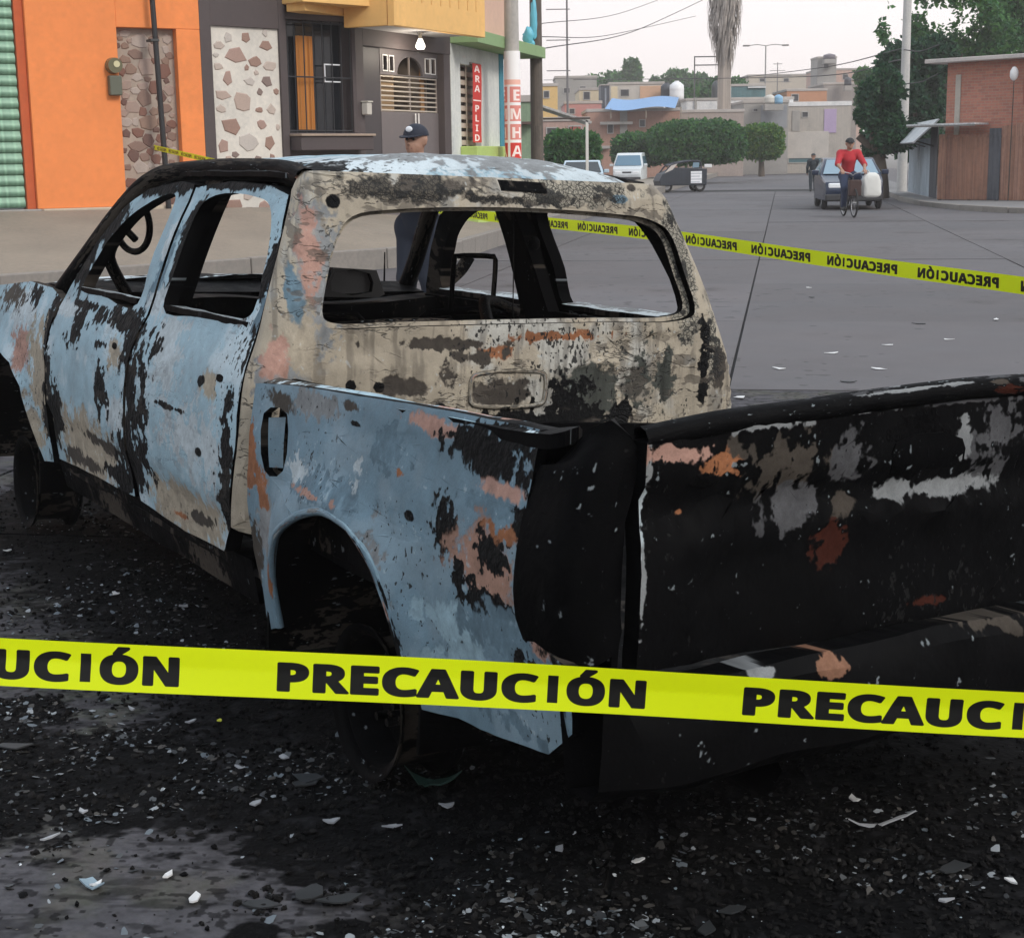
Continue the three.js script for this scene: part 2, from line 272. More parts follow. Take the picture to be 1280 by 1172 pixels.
{
  const b = F1.group('orange_house', 'orange plastered house with green roller shutter and stone niche', 'house');
  const base = F1.on(100, 258)[1], top = base + 5.6;
  const [sj] = F1.on(46, 240), [nl] = F1.on(152, 150), [nr] = F1.on(226, 150), [er] = F1.on(256, 150), niTop = F1.on(190, 35)[1], sj0 = F1.on(34, 100)[0];
  mesh('wall', box(sj, nl, base - 0.02, top, -0.4, 0, 0.01), orange, b);
  mesh('lintel', box(nl, er, niTop, top - 0.01, -0.38, -0.01, 0.01), orange, b);
  mesh('pier', box(nr, er, base - 0.02, niTop, -0.38, -0.012, 0.01), orange, b);
  mesh('side_wall', box(-8, -3.35, base - 0.02, top - 0.02, -0.4, -0.005, 0.01), orange, b);
  mesh('header', box(-3.35, sj, base + 3.6, top - 0.03, -0.4, -0.02, 0.01), orange, b);
  mesh('jamb', box(sj - 0.14, sj, base - 0.02, base + 3.6, -0.3, -0.07, 0.006), G(0.5, 0.10, 0.03, 0.8, GR.plaster), b);
  const pl = mesh('plinth', box(sj + 0.05, er, base - 0.75, base - 0.02, -0.4, 0.12, 0.02), G(0.5, 0.42, 0.32, 0.9, GR.conc), b);
  mesh('step', box(-8, sj + 0.05, base - 0.5, base - 0.02, -0.4, 0.06, 0.02), G(0.30, 0.28, 0.26, 0.9, GR.conc), b);
  const niche = mesh('niche_wall', box(nl, nr, base - 0.02, niTop, -0.39, -0.16, 0), mortar, b);
  srand(77); stones(niche, nl + 0.01, nr - 0.01, base, niTop - 0.02, -0.16, stoneMats, 0.17, 0.86);
  const sh = new THREE.Group(); sh.name = 'roller_shutter'; b.add(sh);
  const green = G(0.20, 0.36, 0.25, 0.45, GR.metal, { metalness: 0.1 }), prof = [];
  const sp_ = 0.165, shape = []; for (let i = 0; i <= 8; i++) { const t = i / 8; shape.push([0.035 * Math.sin(Math.PI * Math.pow(t, 0.75)), t * sp_ * 0.97]); }
  for (let i = 8; i >= 0; i--) shape.push([shape[i][0] - 0.006, shape[i][1]]);
  const slatG = extrude(shape, 3.1); slatG.rotateY(-Math.PI / 2); const slat = boxUV(slatG);
  // extrude runs along z; after the turns it runs along x
  slat.computeBoundingBox(); const sb = slat.boundingBox; slat.translate(sj - 0.15 - sb.max.x, -sb.min.y, -0.12 - sb.max.z);
  for (let y = base; y < base + 3.6; y += sp_) { const m = mesh('slat', slat, green, sh); m.position.y = y; }
  mesh('backing', box(-3.34, sj - 0.01, base, base + 3.6, -0.39, -0.2, 0), G(0.14, 0.22, 0.17, 0.6, GR.metal), sh);
  const gx = F1.on(188, 100, 0.05)[0]; 
  const mt = thing('electric_meter', 'round electric meter on orange wall beside stone niche', 'meter', [0, 0, 0]); b.updateMatrixWorld(true);
  const mp = F1.on(141, 93); const wp = b.localToWorld(V(mp[0], mp[1], 0)); mt.position.copy(wp); mt.rotation.y = F1.turn;
  mesh('meter_box', box(-0.1, 0.1, -0.32, -0.02, 0, 0.12, 0.02), M(0.10, 0.105, 0.075, 0.6), mt);
  const dial = new THREE.CylinderGeometry(0.115, 0.125, 0.14, 20); dial.rotateX(Math.PI / 2); dial.translate(0, 0.13, 0.07); mesh('dial_cover', dial, M(0.12, 0.11, 0.06, 0.25), mt);
  const face = new THREE.CylinderGeometry(0.05, 0.05, 0.012, 16); face.rotateX(Math.PI / 2); face.translate(0.02, 0.15, 0.142); mesh('dial_face', face, M(0.55, 0.5, 0.3, 0.4), mt);
  const pipe = thing('conduit_pole', 'thin black conduit pole in front of the stone niche', 'pole', b.localToWorld(V(gx, base - 0.1, 0.16)).toArray(), F1.turn);
  mesh('pipe', rod([0.14, 0, 0], [0, 5.6, 0], 0.045, 0.04, 10), M(0.018, 0.018, 0.02, 0.5), pipe);
  mesh('clamp', box(-0.02, 0.12, 2.6, 2.64, -0.16, 0.05, 0.004), M(0.04, 0.04, 0.04, 0.5), pipe);
}
{
  const b = F2.group('brown_house', 'dark brown house with pale stone pier, barred window and ochre balcony', 'house');
  const base = 0.55, top = F2.on(300, 200)[1] + 4.6;
  const [l] = F2.on(250, 100), [r0] = F2.on(357, 100), [wl] = F2.on(360, 100), [wr] = F2.on(441, 100), end = F2.len;
  const bandB = F2.on(300, 34)[1], winT = F2.on(400, 26)[1], winB = F2.on(400, 166)[1];
  const [sl] = F2.on(264, 100), [sr_] = F2.on(349, 100);
  mesh('pier_frame', merge([box(l, sl, base, top, -0.4, 0.06, 0.01), box(sr_, r0, base, top, -0.4, 0.05, 0.01), box(sl, sr_, bandB, top - 0.02, -0.4, 0.045, 0.01)]), brown, b);
  const sp2 = mesh('stone_panel', box(sl, sr_, base, bandB, -0.35, 0.0, 0), paleMortar, b);
  srand(123); stones(sp2, sl + 0.02, sr_ - 0.02, base + 0.1, bandB - 0.02, 0.0, paleStoneMats, 0.2, 1.25);
  mesh('wall', merge([box(r0, end, winT, top - 0.03, -0.4, 0, 0.01), box(r0, end, base, winB, -0.4, 0, 0.01), box(wr, end + 0.02, winB, winT, -0.4, 0.0, 0.01), box(r0, wl, winB, winT, -0.4, 0, 0.005)]), brown, b);
  const win = mesh('window', box(wl, wr, winB, winT, -0.36, -0.3, 0), darkGlass, b);
  const [c0, , c2, c3] = F2.rect(371, 45, 393, 162, -0.2), c1 = F2.on(393, 100, -0.2)[0];
  const cur = []; for (let i = 0; i <= 24; i++) cur.push([mixn(c0, c1, i / 24), 0.025 * Math.sin(i * 1.35)]); for (let i = 24; i >= 0; i--) cur.push([cur[i][0], cur[i][1] - 0.01]);
  const cg = extrude(cur, c3 - c2); cg.rotateX(-Math.PI / 2); cg.translate(0, c2, -0.2); mesh('curtain', boxUV(cg), M(0.55, 0.24, 0.06, 0.9), win);
  for (let i = 0; i <= 7; i++) { const x = mixn(wl, wr, i / 7); mesh('grille_bar', rod([x, winB, -0.06], [x, winT, -0.06], 0.011, 0.011, 6), darkIron, win); }
  for (const t of [0.02, 0.5, 0.98]) mesh('grille_rail', box(wl, wr, mixn(winB, winT, t) - 0.012, mixn(winB, winT, t) + 0.012, -0.07, -0.045, 0.003), darkIron, win);
  const sw = F2.rect(405, 80, 425, 103, -0.1), tw = 0.022;
  mesh('window_sign_frame', merge([box(sw[0], sw[0] + tw, sw[2], sw[3], -0.12, -0.09, 0), box(sw[0] + tw, sw[1], sw[2], sw[2] + tw, -0.12, -0.09, 0), box(sw[0] + tw, sw[1], sw[3] - tw, sw[3], -0.12, -0.09, 0)]), M(0.7, 0.72, 0.75, 0.5), win);
  const si = F2.rect(358, 168, 462, 186, 0.2); mesh('sill', box(wl - 0.02, end + 0.1, winB - 0.3, winB - 0.06, 0.0, 0.32, 0.02), brown, b);
  mesh('sill_cap', box(wl - 0.04, end + 0.12, winB - 0.06, winB - 0.02, 0.0, 0.36, 0.01), G(0.34, 0.26, 0.2, 0.8, GR.conc), b);
  // the entrance wing
  const e = new THREE.Group(); e.name = 'entrance_wing'; b.add(e);
  b.updateMatrixWorld(true); const inv = b.matrixWorld.clone().invert(), toB = V(F3.A[0], 0, F3.A[2]).applyMatrix4(inv); e.position.copy(toB); e.rotation.y = F3.turn - F2.turn;
  const gT = F3.on(505, 62)[1], dl = F3.on(455, 100)[0], gl = F3.on(485, 120)[0], gr = F3.on(556, 120)[0], L = F3.len;
  mesh('wall', merge([box(0, dl, 0.4, top - 0.04, -0.4, 0, 0.01), box(dl, L, gT, top - 0.04, -0.4, 0, 0.01), box(gr, L - 0.01, 0.4, gT, -0.4, -0.01, 0.01)]), brown, e);
  mesh('door_panel', box(dl, gl, 0.4, gT, -0.34, -0.16, 0.01), G(0.05, 0.042, 0.045, 0.6, GR.plaster), e);
  const gate = G(0.14, 0.12, 0.12, 0.5, GR.plaster);
  const gb = F3.on(520, 140)[1], ab = F3.on(520, 95)[1], gbase = 0.4;
  const aw = F3.rect(505, 71, 537, 94), am = (aw[0] + aw[1]) / 2, arc = [];
  for (let i = 0; i <= 14; i++) { const t = Math.PI * i / 14; arc.push([am + Math.cos(t) * (aw[1] - aw[0]) / 2, aw[2] + Math.sin(t) * (aw[3] - aw[2])]); }
  const holes = [arc]; const vents = [[487, 69, 492, 87], [495, 70, 500, 88], [540, 74, 545, 91], [547, 74, 552, 92]].map(q => F3.rect(...q));
  for (const v of vents) holes.push([[v[0], v[2]], [v[1], v[2]], [v[1], v[3]], [v[0], v[3]]]);
  const g1 = extrude([[gl, ab], [gr, ab], [gr, gT], [gl, gT]], 0.05, 0, holes); g1.translate(0, 0, -0.2); const gm = mesh('gate', boxUV(g1), gate, e);
  mesh('gate_leaf', box(gl, gr, gbase, gb, -0.2, -0.15, 0.008), gate, e);
  // the hall behind the gate: real walls, floor and ceiling
  const hallM = G(0.36, 0.28, 0.22, 0.85, GR.plaster), hallD = -3.4;
  mesh('hall_back_wall', box(gl - 0.1, gr + 0.1, gbase, gT + 0.1, hallD - 0.1, hallD, 0), hallM, e); mesh('hall_side_wall', merge([box(gl - 0.1, gl, gbase, gT + 0.1, hallD, -0.4, 0), box(gr, gr + 0.1, gbase, gT + 0.1, hallD, -0.4, 0)]), hallM, e);
  mesh('hall_ceiling', box(gl - 0.1, gr + 0.1, gT + 0.1, gT + 0.2, hallD - 0.1, -0.4, 0), hallM, e); mesh('hall_floor', box(gl - 0.1, gr + 0.1, gbase - 0.1, gbase, hallD - 0.1, -0.4, 0), G(0.3, 0.26, 0.22, 0.6, GR.conc), e);
  for (const v of vents) mesh('vent_frame', merge([box(v[0] - 0.02, v[0], v[2], v[3], -0.15, -0.135, 0), box(v[1], v[1] + 0.02, v[2], v[3], -0.15, -0.135, 0), box(v[0] - 0.02, v[1] + 0.02, v[3], v[3] + 0.02, -0.15, -0.135, 0), box(v[0] - 0.02, v[1] + 0.02, v[2] - 0.02, v[2], -0.15, -0.135, 0)]), whiteIron, gm);
  for (let i = 0; i < 8; i++) { const y = mixn(gb, ab, (i + 0.3) / 7.6); mesh('gate_bar', box(gl + 0.02, gr - 0.02, y - 0.014, y + 0.014, -0.19, -0.165, 0.004), M(0.42, 0.37, 0.31, 0.5), gm); }
  for (const x of [gl + 0.02, am, gr - 0.03]) mesh('gate_stile', box(x - 0.012, x + 0.012, gb, x === am ? aw[3] : ab, -0.195, -0.16, 0.003), M(0.26, 0.22, 0.2, 0.5), gm);
  mesh('inner_curtain', box(gl + 0.1, gl + 0.75, gb - 0.1, gb + 0.75, -0.34, -0.31, 0), M(0.3, 0.2, 0.11, 0.9), gm);
  mesh('inner_curtain', box(gr - 0.4, gr - 0.26, gb, gb + 0.85, -0.34, -0.31, 0), M(0.42, 0.22, 0.09, 0.9), gm);
  for (const s of [-0.06, 0.06]) mesh('handle', rod([am + 0.15 + s, gb - 0.3, -0.11], [am + 0.15 + s, gb - 0.02, -0.11], 0.016, 0.016, 8), whiteIron, gm);
  // balcony over the entrance: parapet with slots
  const bal = new THREE.Group(); bal.name = 'balcony'; e.add(bal);
  const bo = 1.0, bs = F3.on(493, 31, bo), be = F3.on(600, 48, bo), by = F3.on(493, 31, bo)[1];
  const hs = []; for (let i = 0; i < 8; i++) { const x = F3.on(514 + i * 12.4 - i * i * 0.14, 5, bo)[0]; hs.push([[x, by + 0.42], [x + 0.04, by + 0.42], [x + 0.04, by + 1.0], [x, by + 1.0]]); }
  const pg = extrude([[bs[0], by], [be[0] + 0.2, by], [be[0] + 0.2, by + 1.2], [bs[0], by + 1.2]], 0.12, 0.008, hs); pg.translate(0, 0, bo - 0.12); mesh('parapet', boxUV(pg), ochre, bal);
  mesh('side_parapet', box(bs[0] + 0.002, bs[0] + 0.12, by, by + 1.2, 0, bo - 0.14, 0.008), ochre, bal);
  mesh('floor_slab', box(bs[0] + 0.06, be[0] + 0.1, by + 0.03, by + 0.18, 0.01, bo - 0.14, 0), G(0.42, 0.4, 0.4, 0.85, GR.plaster), bal);
  mesh('upper_wall', box(-1.5, L, by + 0.2, top + 2.2, -0.39, -0.02, 0.01), ochre, bal);
  // second balcony over the window, seen as an ochre edge
  const b2 = F2.on(380, 2, 0.6); mesh('canopy', box(wl - 0.1, end + 0.4, b2[1], b2[1] + 1.1, 0.0, 0.6, 0.01), ochre, b);
  // lit lamp under the balcony
  const lp = F3.on(525, 40, 0.45); e.updateMatrixWorld(true); const lw = e.localToWorld(V(lp[0], by + 0.02, 0.45));
  const lamp = thing('porch_lamp', 'lit white bulb lamp hanging under the ochre balcony', 'lamp', lw.toArray(), 0);
  mesh('rose', new THREE.CylinderGeometry(0.055, 0.07, 0.03, 16).translate(0, -0.015, 0), M(0.7, 0.68, 0.64, 0.5), lamp);
  mesh('socket', new THREE.CylinderGeometry(0.03, 0.035, 0.08, 12).translate(0, -0.07, 0), M(0.6, 0.55, 0.45, 0.5), lamp);
  const bulb = new THREE.LatheGeometry([[0.03, 0], [0.045, -0.03], [0.085, -0.12], [0.09, -0.16], [0.06, -0.19], [0, -0.2]].map(p => new THREE.Vector2(...p)), 18); bulb.translate(0, -0.1, 0);
  mesh('bulb', bulb, new THREE.MeshStandardMaterial({ color: col(0.9, 0.88, 0.84), emissive: col(1, 0.93, 0.82), emissiveIntensity: 1.6 }), lamp);
  const pl = new THREE.PointLight(col(1, 0.9, 0.75), 2.2, 0, 2); pl.position.set(0, -0.33, 0.02); pl.castShadow = true; pl.shadow.radius = 4; lamp.add(pl);
  // small post box by the entrance
  const mb = F3.on(458, 135, 0.06), mw = e.localToWorld(V(mb[0], mb[1], 0)); const pb = thing('post_box', 'small pale box on the wall beside the dark entrance', 'box', mw.toArray(), F3.turn);
  mesh('case', box(-0.08, 0.08, -0.12, 0.1, 0.0, 0.13, 0.02), M(0.5, 0.47, 0.42, 0.5), pb); mesh('lid', box(-0.09, 0.09, 0.1, 0.12, 0.0, 0.15, 0.006), M(0.6, 0.57, 0.5, 0.5), pb);
}
{
  const b = F4.group('white_shop', 'white shop front with green slab roof and slatted gate', 'shop');
  const slabB = F4.on(600, 62)[1], L = F4.len, wallM = G(0.62, 0.63, 0.6, 0.85, GR.plaster2), gl = F4.on(576, 120)[0], gr = F4.on(601, 120)[0], gT = F4.on(588, 82)[1], wr = F4.on(624, 120)[0];
  mesh('wall', merge([box(0, gl, 0.3, slabB, -0.35, 0, 0.01), box(gr, wr, 0.3, slabB, -0.35, 0, 0.01), box(gl, gr, gT, slabB, -0.35, 0, 0.01)]), wallM, b);
  mesh('teal_pilaster', box(wr, wr + 0.3, 1.2, slabB, -0.35, 0.03, 0.01), G(0.05, 0.24, 0.32, 0.8, GR.plaster), b);
  mesh('doorway_panel', box(wr + 0.3, L + 0.6, 0.3, slabB - 0.3, -0.55, -0.5, 0.01), G(0.16, 0.12, 0.095, 0.7, GR.metal), b);  // dark brown panel added for the shade of the open doorway
  mesh('green_slab', box(0.02, L + 0.9, slabB, slabB + 0.24, -0.4, 0.55, 0.01), G(0.24, 0.36, 0.17, 0.8, GR.plaster), b);
  mesh('upper_wall', box(0.02, L + 0.5, slabB + 0.24, slabB + 3.4, -0.6, -0.1, 0.01), G(0.62, 0.40, 0.31, 0.85, GR.plaster), b);
  mesh('upper_stripe', box(-0.02, 0.6, slabB + 0.28, slabB + 3.4, -0.11, -0.06, 0.01), G(0.5, 0.19, 0.16, 0.85, GR.plaster), b);
  const g = new THREE.Group(); g.name = 'slatted_gate'; b.add(g);
  mesh('board', box(gl, gr, 0.3, gT, -0.34, -0.3, 0), G(0.26, 0.22, 0.18, 0.8, GR.metal), g);
  for (let y = 0.5; y < gT - 0.05; y += 0.17) mesh('slat', box(gl + 0.02, gr - 0.02, y, y + 0.1, -0.16, -0.12, 0.006), M(0.52, 0.44, 0.36, 0.7), g);
  for (let i = 0; i < 3; i++) { const x = mixn(gl, gr, 0.1 + i * 0.4); mesh('stile', box(x, x + 0.04, 0.4, gT, -0.12, -0.09, 0.004), M(0.6, 0.54, 0.45, 0.6), g); }
  mesh('green_step', box(gl - 0.1, wr, 0.3, F4.on(600, 183)[1], 0.0, 0.35, 0.02), G(0.42, 0.55, 0.16, 0.85, GR.plaster), b);
  // vertical red banner with white lettering
  const r = F4.rect(592, 80, 603, 178, 0.08), c = document.createElement('canvas'); c.width = 96; c.height = 768; const x = c.getContext('2d');
  x.fillStyle = '#c93a33'; x.fillRect(0, 0, 96, 768); x.fillStyle = '#fbe9e4'; x.font = 'bold 92px sans-serif'; x.textAlign = 'center'; x.textBaseline = 'middle';
  ['A', 'R', 'A', '', 'P', 'L', 'I', 'D'].forEach((t, i) => x.fillText(t, 48, 50 + i * 96)); x.fillRect(6, 350, 84, 12);
  const tx = new THREE.CanvasTexture(c); tx.colorSpace = THREE.SRGBColorSpace; b.updateMatrixWorld(true);
  const bn = thing('red_banner', 'narrow red banner with white vertical lettering on the white shop', 'banner', b.localToWorld(V((r[0] + r[1]) / 2, r[2], 0.05)).toArray(), F4.turn);
  const w = Math.max(0.3, r[1] - r[0]), h = r[3] - r[2], bg = new THREE.PlaneGeometry(w, h, 4, 24), bp = bg.attributes.position; for (let i = 0; i < bp.count; i++) bp.setZ(i, 0.012 * Math.sin(bp.getY(i) * 3.1) + 0.01); bg.translate(0, h / 2, 0); bg.computeVertexNormals();
  mesh('cloth', bg, new THREE.MeshStandardMaterial({ map: tx, roughness: 0.8, side: THREE.DoubleSide }), bn); mesh('batten', box(-w / 2 - 0.02, w / 2 + 0.02, h - 0.02, h + 0.02, -0.04, 0.0, 0.004), M(0.3, 0.28, 0.26), bn);
}
// ---------------------------------------------------------------- the burnt pickup: colours of what the fire left
const SKIN = [[0.30, 0.43, 0.50], [0.46, 0.52, 0.55], [0.385, 0.335, 0.26], [0.42, 0.25, 0.20], [0.30, 0.125, 0.06], [0.0018, 0.0018, 0.0022], [0.13, 0.20, 0.25], [0.065, 0.055, 0.046], [0.24, 0.25, 0.255], [0.27, 0.14, 0.09], [0.34, 0.20, 0.15], [0.10, 0.088, 0.072], [0.36, 0.33, 0.27], [0.045, 0.048, 0.042], [0.05, 0.015, 0.010], [0.145, 0.225, 0.28], [0.085, 0.085, 0.09]];
// paints a panel: base tone with bloom, then traced patches with ragged edges, then flecks, cracks and scratches. Matter on the sheet metal, except small holes whose shade is painted as char.
function scorch(w, h, [u0, u1, v0, v1], base, spots, o = {}) {
  const d = new Uint8Array(w * h * 4), bd = new Uint8Array(w * h * 4), rd = new Uint8Array(w * h * 4), s0 = o.seed || 0;
  const B = SKIN[base];
  for (let j = 0; j < h; j++) for (let i = 0; i < w; i++) {
    const u = mixn(u0, u1, (i + 0.5) / w), v = mixn(v0, v1, (j + 0.5) / h);
    const n1 = fbm(u * 9, v * 9, 5, 100 + s0), n2 = fbm(u * 26, v * 22, 4, 140 + s0), n3 = fbm(u * 70, v * 60, 3, 180 + s0), n4 = fbm(u * 2.6, v * 2.6, 4, 220 + s0), drip = fbm(u * 40, v * 4, 3, 260 + s0);
    let k = 0.86 + 0.5 * (n4 - 0.5) + 0.35 * (n2 - 0.5), c = [B[0] * k, B[1] * k, B[2] * k], ht = 0.5 + 0.12 * (n2 - 0.5), ro = 0.62, char = 0;
    if (o.pale) { const t = sstep(0.52, 0.66, n1 * 0.55 + n4 * 0.45) * o.pale; c = c.map((q, e) => mixn(q, SKIN[1][e] * (0.85 + 0.3 * n3), t)); }
    if (o.stain) { const t = sstep(0.5, 0.62, n1 * 0.4 + drip * 0.6) * o.stain; c = c.map((q, e) => mixn(q, SKIN[7][e], t * 0.7)); }
    let paper = 0;
    for (const q of spots) {
      const dx = (u - q[0]) / q[2], dy = (v - q[1]) / q[3]; if (dx > 2.2 || dx < -2.2 || dy > 2.2 || dy < -2.2) continue;
      const e = Math.hypot(dx, dy) + q[5] * ((n1 - 0.5) * 1.7 + (n2 - 0.5) * 1.7 + (n3 - 0.5) * 1.1);
      const soft = q[4] === 5 ? 0.14 : 0.3, t = 1 - sstep(1 - soft, 1 + 0.04, e); if (t <= 0) continue;
      const S = SKIN[q[4]], m = (q[4] === 13 ? 0.4 + 1.5 * drip : 0.82 + 0.5 * (n2 - 0.5) + 0.35 * (n3 - 0.5));
      c = c.map((z, e2) => mixn(z, S[e2] * m, t));
      if (q[4] === 5) { char = Math.max(char, t); ht = mixn(ht, 0.62 + 0.5 * (n3 - 0.5), t); ro = mixn(ro, 0.9, t); } else { char *= 1 - t; ht = mixn(ht, 0.44 + 0.2 * (n2 - 0.5), t); ro = mixn(ro, 0.85, t); }
      if (q[4] === 11 || q[4] === 12) paper = Math.max(paper, t);
    }
    // blistered paint: pale scales parted by dark cracks
    const ck = paper * 1 + (o.crackle || 0) * sstep(0.45, 0.6, n4);
    if (ck > 0.05) {
      const wx = u + 0.012 * (n2 - 0.5), wy = v + 0.012 * (n1 - 0.5), e = Math.min(cracks(wx * 62, wy * 70, 7), cracks(wx * 130, wy * 140, 9) * 1.5);
      const line = 1 - sstep(0.05, 0.2, e); c = c.map(q => mixn(q, 0.014, line * cl(ck) * 0.92)); ht = mixn(ht, 0.3, line * cl(ck));
      const miss = sstep(0.55, 0.62, fbm(u * 34, v * 34, 3, 300 + s0)) * paper; c = c.map(q => mixn(q, 0.02, miss * 0.9));
    }
    if (o.flake) {                                                        // peeling layers: long thin splits, some scales gone
      const mask = sstep(0.40, 0.58, fbm(u * 4.5, v * 7, 3, 380 + s0)) * o.flake, r1 = Math.abs(fbm(u * 5 + 0.6 * n1, v * 21 + 1.2 * n1, 5, 400 + s0) - 0.5), r2 = Math.abs(fbm(u * 14 + 0.5 * n2, v * 30, 4, 420 + s0) - 0.5);
      const line = Math.max(1 - sstep(0.004, 0.016, r1), 0.8 * (1 - sstep(0.003, 0.012, r2)) * sstep(0.5, 0.6, n4)) * mask; c = c.map(q => mixn(q, 0.02, line * 0.85)); ht = mixn(ht, 0.22, line);
      const gone = sstep(0.60, 0.64, fbm(u * 11, v * 26, 4, 440 + s0)) * mask; c = c.map((q, e2) => mixn(q, SKIN[7][e2] * (0.7 + n3), gone * 0.75)); ht -= 0.14 * gone;
    }
    // char flecks and pits, scratches where the sheet buckled
    const fl = sstep(0.69 - (o.fleck || 0), 0.715 - (o.fleck || 0), fbm(u * 110, v * 70, 3, 340 + s0) * 0.62 + n4 * 0.38); if (fl > 0) { c = c.map(q => mixn(q, 0.012, fl * 0.95)); ht = mixn(ht, 0.42, fl); }
    const spk = sstep(0.72, 0.76, n3 * 0.6 + n2 * 0.4); c = c.map((q, e) => mixn(q, SKIN[1][e], spk * 0.3 * (1 - char)));
    if (char > 0.5) { const ash = sstep(0.70, 0.78, n3 * 0.55 + n2 * 0.45); c = c.map((q, e) => mixn(q, SKIN[8][e] * 0.25, ash * 0.5)); }
    const fine = 0.9 + 0.2 * hash(i, j, 3), a = (j * w + i) * 4;
    for (let e = 0; e < 3; e++) { d[a + e] = toS(c[e] * fine); bd[a + e] = Math.round(255 * cl(ht + 0.08 * (n3 - 0.5))); }
    rd[a] = 0; rd[a + 1] = Math.round(255 * cl(ro + 0.3 * (n2 - 0.5))); rd[a + 2] = 0; d[a + 3] = bd[a + 3] = rd[a + 3] = 255;
  }
  const T = (x, srgb) => { const t = new THREE.DataTexture(x, w, h, THREE.RGBAFormat); t.magFilter = THREE.LinearFilter; t.minFilter = THREE.LinearMipmapLinearFilter; t.generateMipmaps = true; if (srgb) t.colorSpace = THREE.SRGBColorSpace; t.needsUpdate = true; return t; };
  const m = new THREE.MeshPhysicalMaterial({ map: T(d, true), bumpMap: T(bd), bumpScale: 0.010, roughnessMap: T(rd), roughness: 1, metalness: 0.0, specularIntensity: o.spec ?? 0.45, side: THREE.DoubleSide });
  m.userData.range = [u0, u1, v0, v1]; return m;
}
const DOOR_SPOTS = [[3.358,0.65,0.442,0.156,2,0.5],[2.275,0.607,0.455,0.116,2,0.5],[2.985,1.043,0.122,0.069,2,0.7],[2.034,1.039,0.076,0.05,2,0.6],[3.182,0.7,0.266,0.029,7,0.9],[3.439,0.591,0.329,0.033,7,0.8],[3.079,0.604,0.142,0.025,5,0.8],[3.671,1.146,0.215,0.039,1,0.6],[2.866,0.835,0.177,0.057,1,0.9],[2.46,1.068,0.158,0.122,1,0.9],[2.145,0.831,0.273,0.128,1,1.1],[3.453,1.173,0.203,0.018,5,0.9],[3.024,1.153,0.21,0.04,5,0.9],[2.819,1.086,0.085,0.129,5,0.9],[2.754,0.904,0.07,0.196,5,1.0],[2.807,0.676,0.13,0.103,5,0.8],[2.941,0.598,0.098,0.063,5,0.7],[2.616,1.0,0.062,0.102,5,1.3],[2.621,0.867,0.059,0.166,5,1.4],[3.839,0.866,0.084,0.271,5,0.8],[3.847,1.086,0.063,0.119,5,0.9],[3.737,0.752,0.071,0.089,5,1.2],[2.365,0.931,0.142,0.007,5,1.2],[2.097,1.042,0.033,0.017,5,0.5],[2.082,0.826,0.028,0.018,5,0.4],[1.846,0.875,0.05,0.118,5,1.3],[1.862,0.66,0.081,0.094,5,0.8],[1.857,0.78,0.064,0.074,5,1.2],[2.383,0.581,0.074,0.014,4,0.8],[2.129,0.609,0.148,0.025,7,1.0],[3.105,1.06,0.091,0.017,5,1.2],[3.092,0.92,0.064,0.087,5,1.5],[3.476,1.086,0.094,0.086,5,1.6],[3.649,1.346,0.12,0.142,5,0.5],[3.541,1.501,0.19,0.114,5,0.5],[3.26,1.63,0.499,0.046,5,0.5],[2.406,1.639,0.504,0.03,5,0.5],[2.65,1.443,0.059,0.173,5,0.9],[2.772,1.358,0.062,0.174,6,0.8],[2.803,1.437,0.039,0.102,1,1.0],[2.713,1.228,0.091,0.049,1,1.0],[1.866,1.402,0.045,0.129,5,0.9],[1.836,1.244,0.034,0.084,6,0.9],[1.822,1.154,0.039,0.061,5,1.2],[1.964,1.234,0.07,0.018,8,0.6],[4.272,1.103,0.23,0.094,1,0.8],[4.528,1.136,0.197,0.062,7,0.9],[4.211,0.926,0.148,0.101,3,0.6],[3.966,0.917,0.118,0.199,2,0.8],[4.167,1.159,0.091,0.041,5,1.3],[4.138,0.6,0.191,0.154,2,0.6]];
const BED_SPOTS = [[1.483,1.059,0.114,0.033,7,0.6],[1.252,1.077,0.184,0.035,8,0.9],[1.044,1.097,0.078,0.017,7,0.8],[0.613,1.108,0.147,0.023,3,0.7],[1.545,0.721,0.085,0.148,8,0.9],[1.56,0.808,0.047,0.068,4,1.2],[1.654,0.905,0.04,0.091,4,1.1],[1.676,0.603,0.051,0.077,7,1.0],[1.157,0.877,0.229,0.062,6,0.8],[1.333,0.9,0.099,0.034,1,1.1],[0.985,0.965,0.06,0.037,1,1.2],[0.826,1.027,0.117,0.054,6,1.1],[0.842,0.759,0.084,0.084,8,0.9],[1.183,0.856,0.117,0.012,3,1.1],[0.349,1.093,0.185,0.064,5,0.75],[0.308,1.013,0.103,0.023,3,0.7],[0.435,1.111,0.065,0.02,5,1.0],[0.339,0.975,0.141,0.029,6,0.5],[0.523,0.894,0.067,0.064,5,0.8],[0.358,0.851,0.18,0.097,10,0.6],[0.308,0.889,0.082,0.037,5,1.4],[0.452,0.806,0.056,0.046,5,1.3],[0.264,0.934,0.078,0.022,4,1.0],[0.348,0.765,0.136,0.032,5,0.9],[0.502,0.686,0.148,0.058,0,0.8],[0.257,0.714,0.19,0.062,6,0.8],[0.12,0.75,0.059,0.045,3,0.8],[0.381,0.592,0.207,0.059,0,0.7],[0.261,0.529,0.165,0.034,6,0.8],[0.161,0.919,0.073,0.113,5,0.8],[-0.027,0.912,0.154,0.323,5,0.45],[0.131,1.13,0.086,0.044,5,0.8],[0.19,0.646,0.045,0.054,5,1.0],[0.694,0.892,0.024,0.015,5,0.4],[0.754,0.983,0.031,0.011,4,0.9],[1.008,1.059,0.034,0.008,5,0.5]];
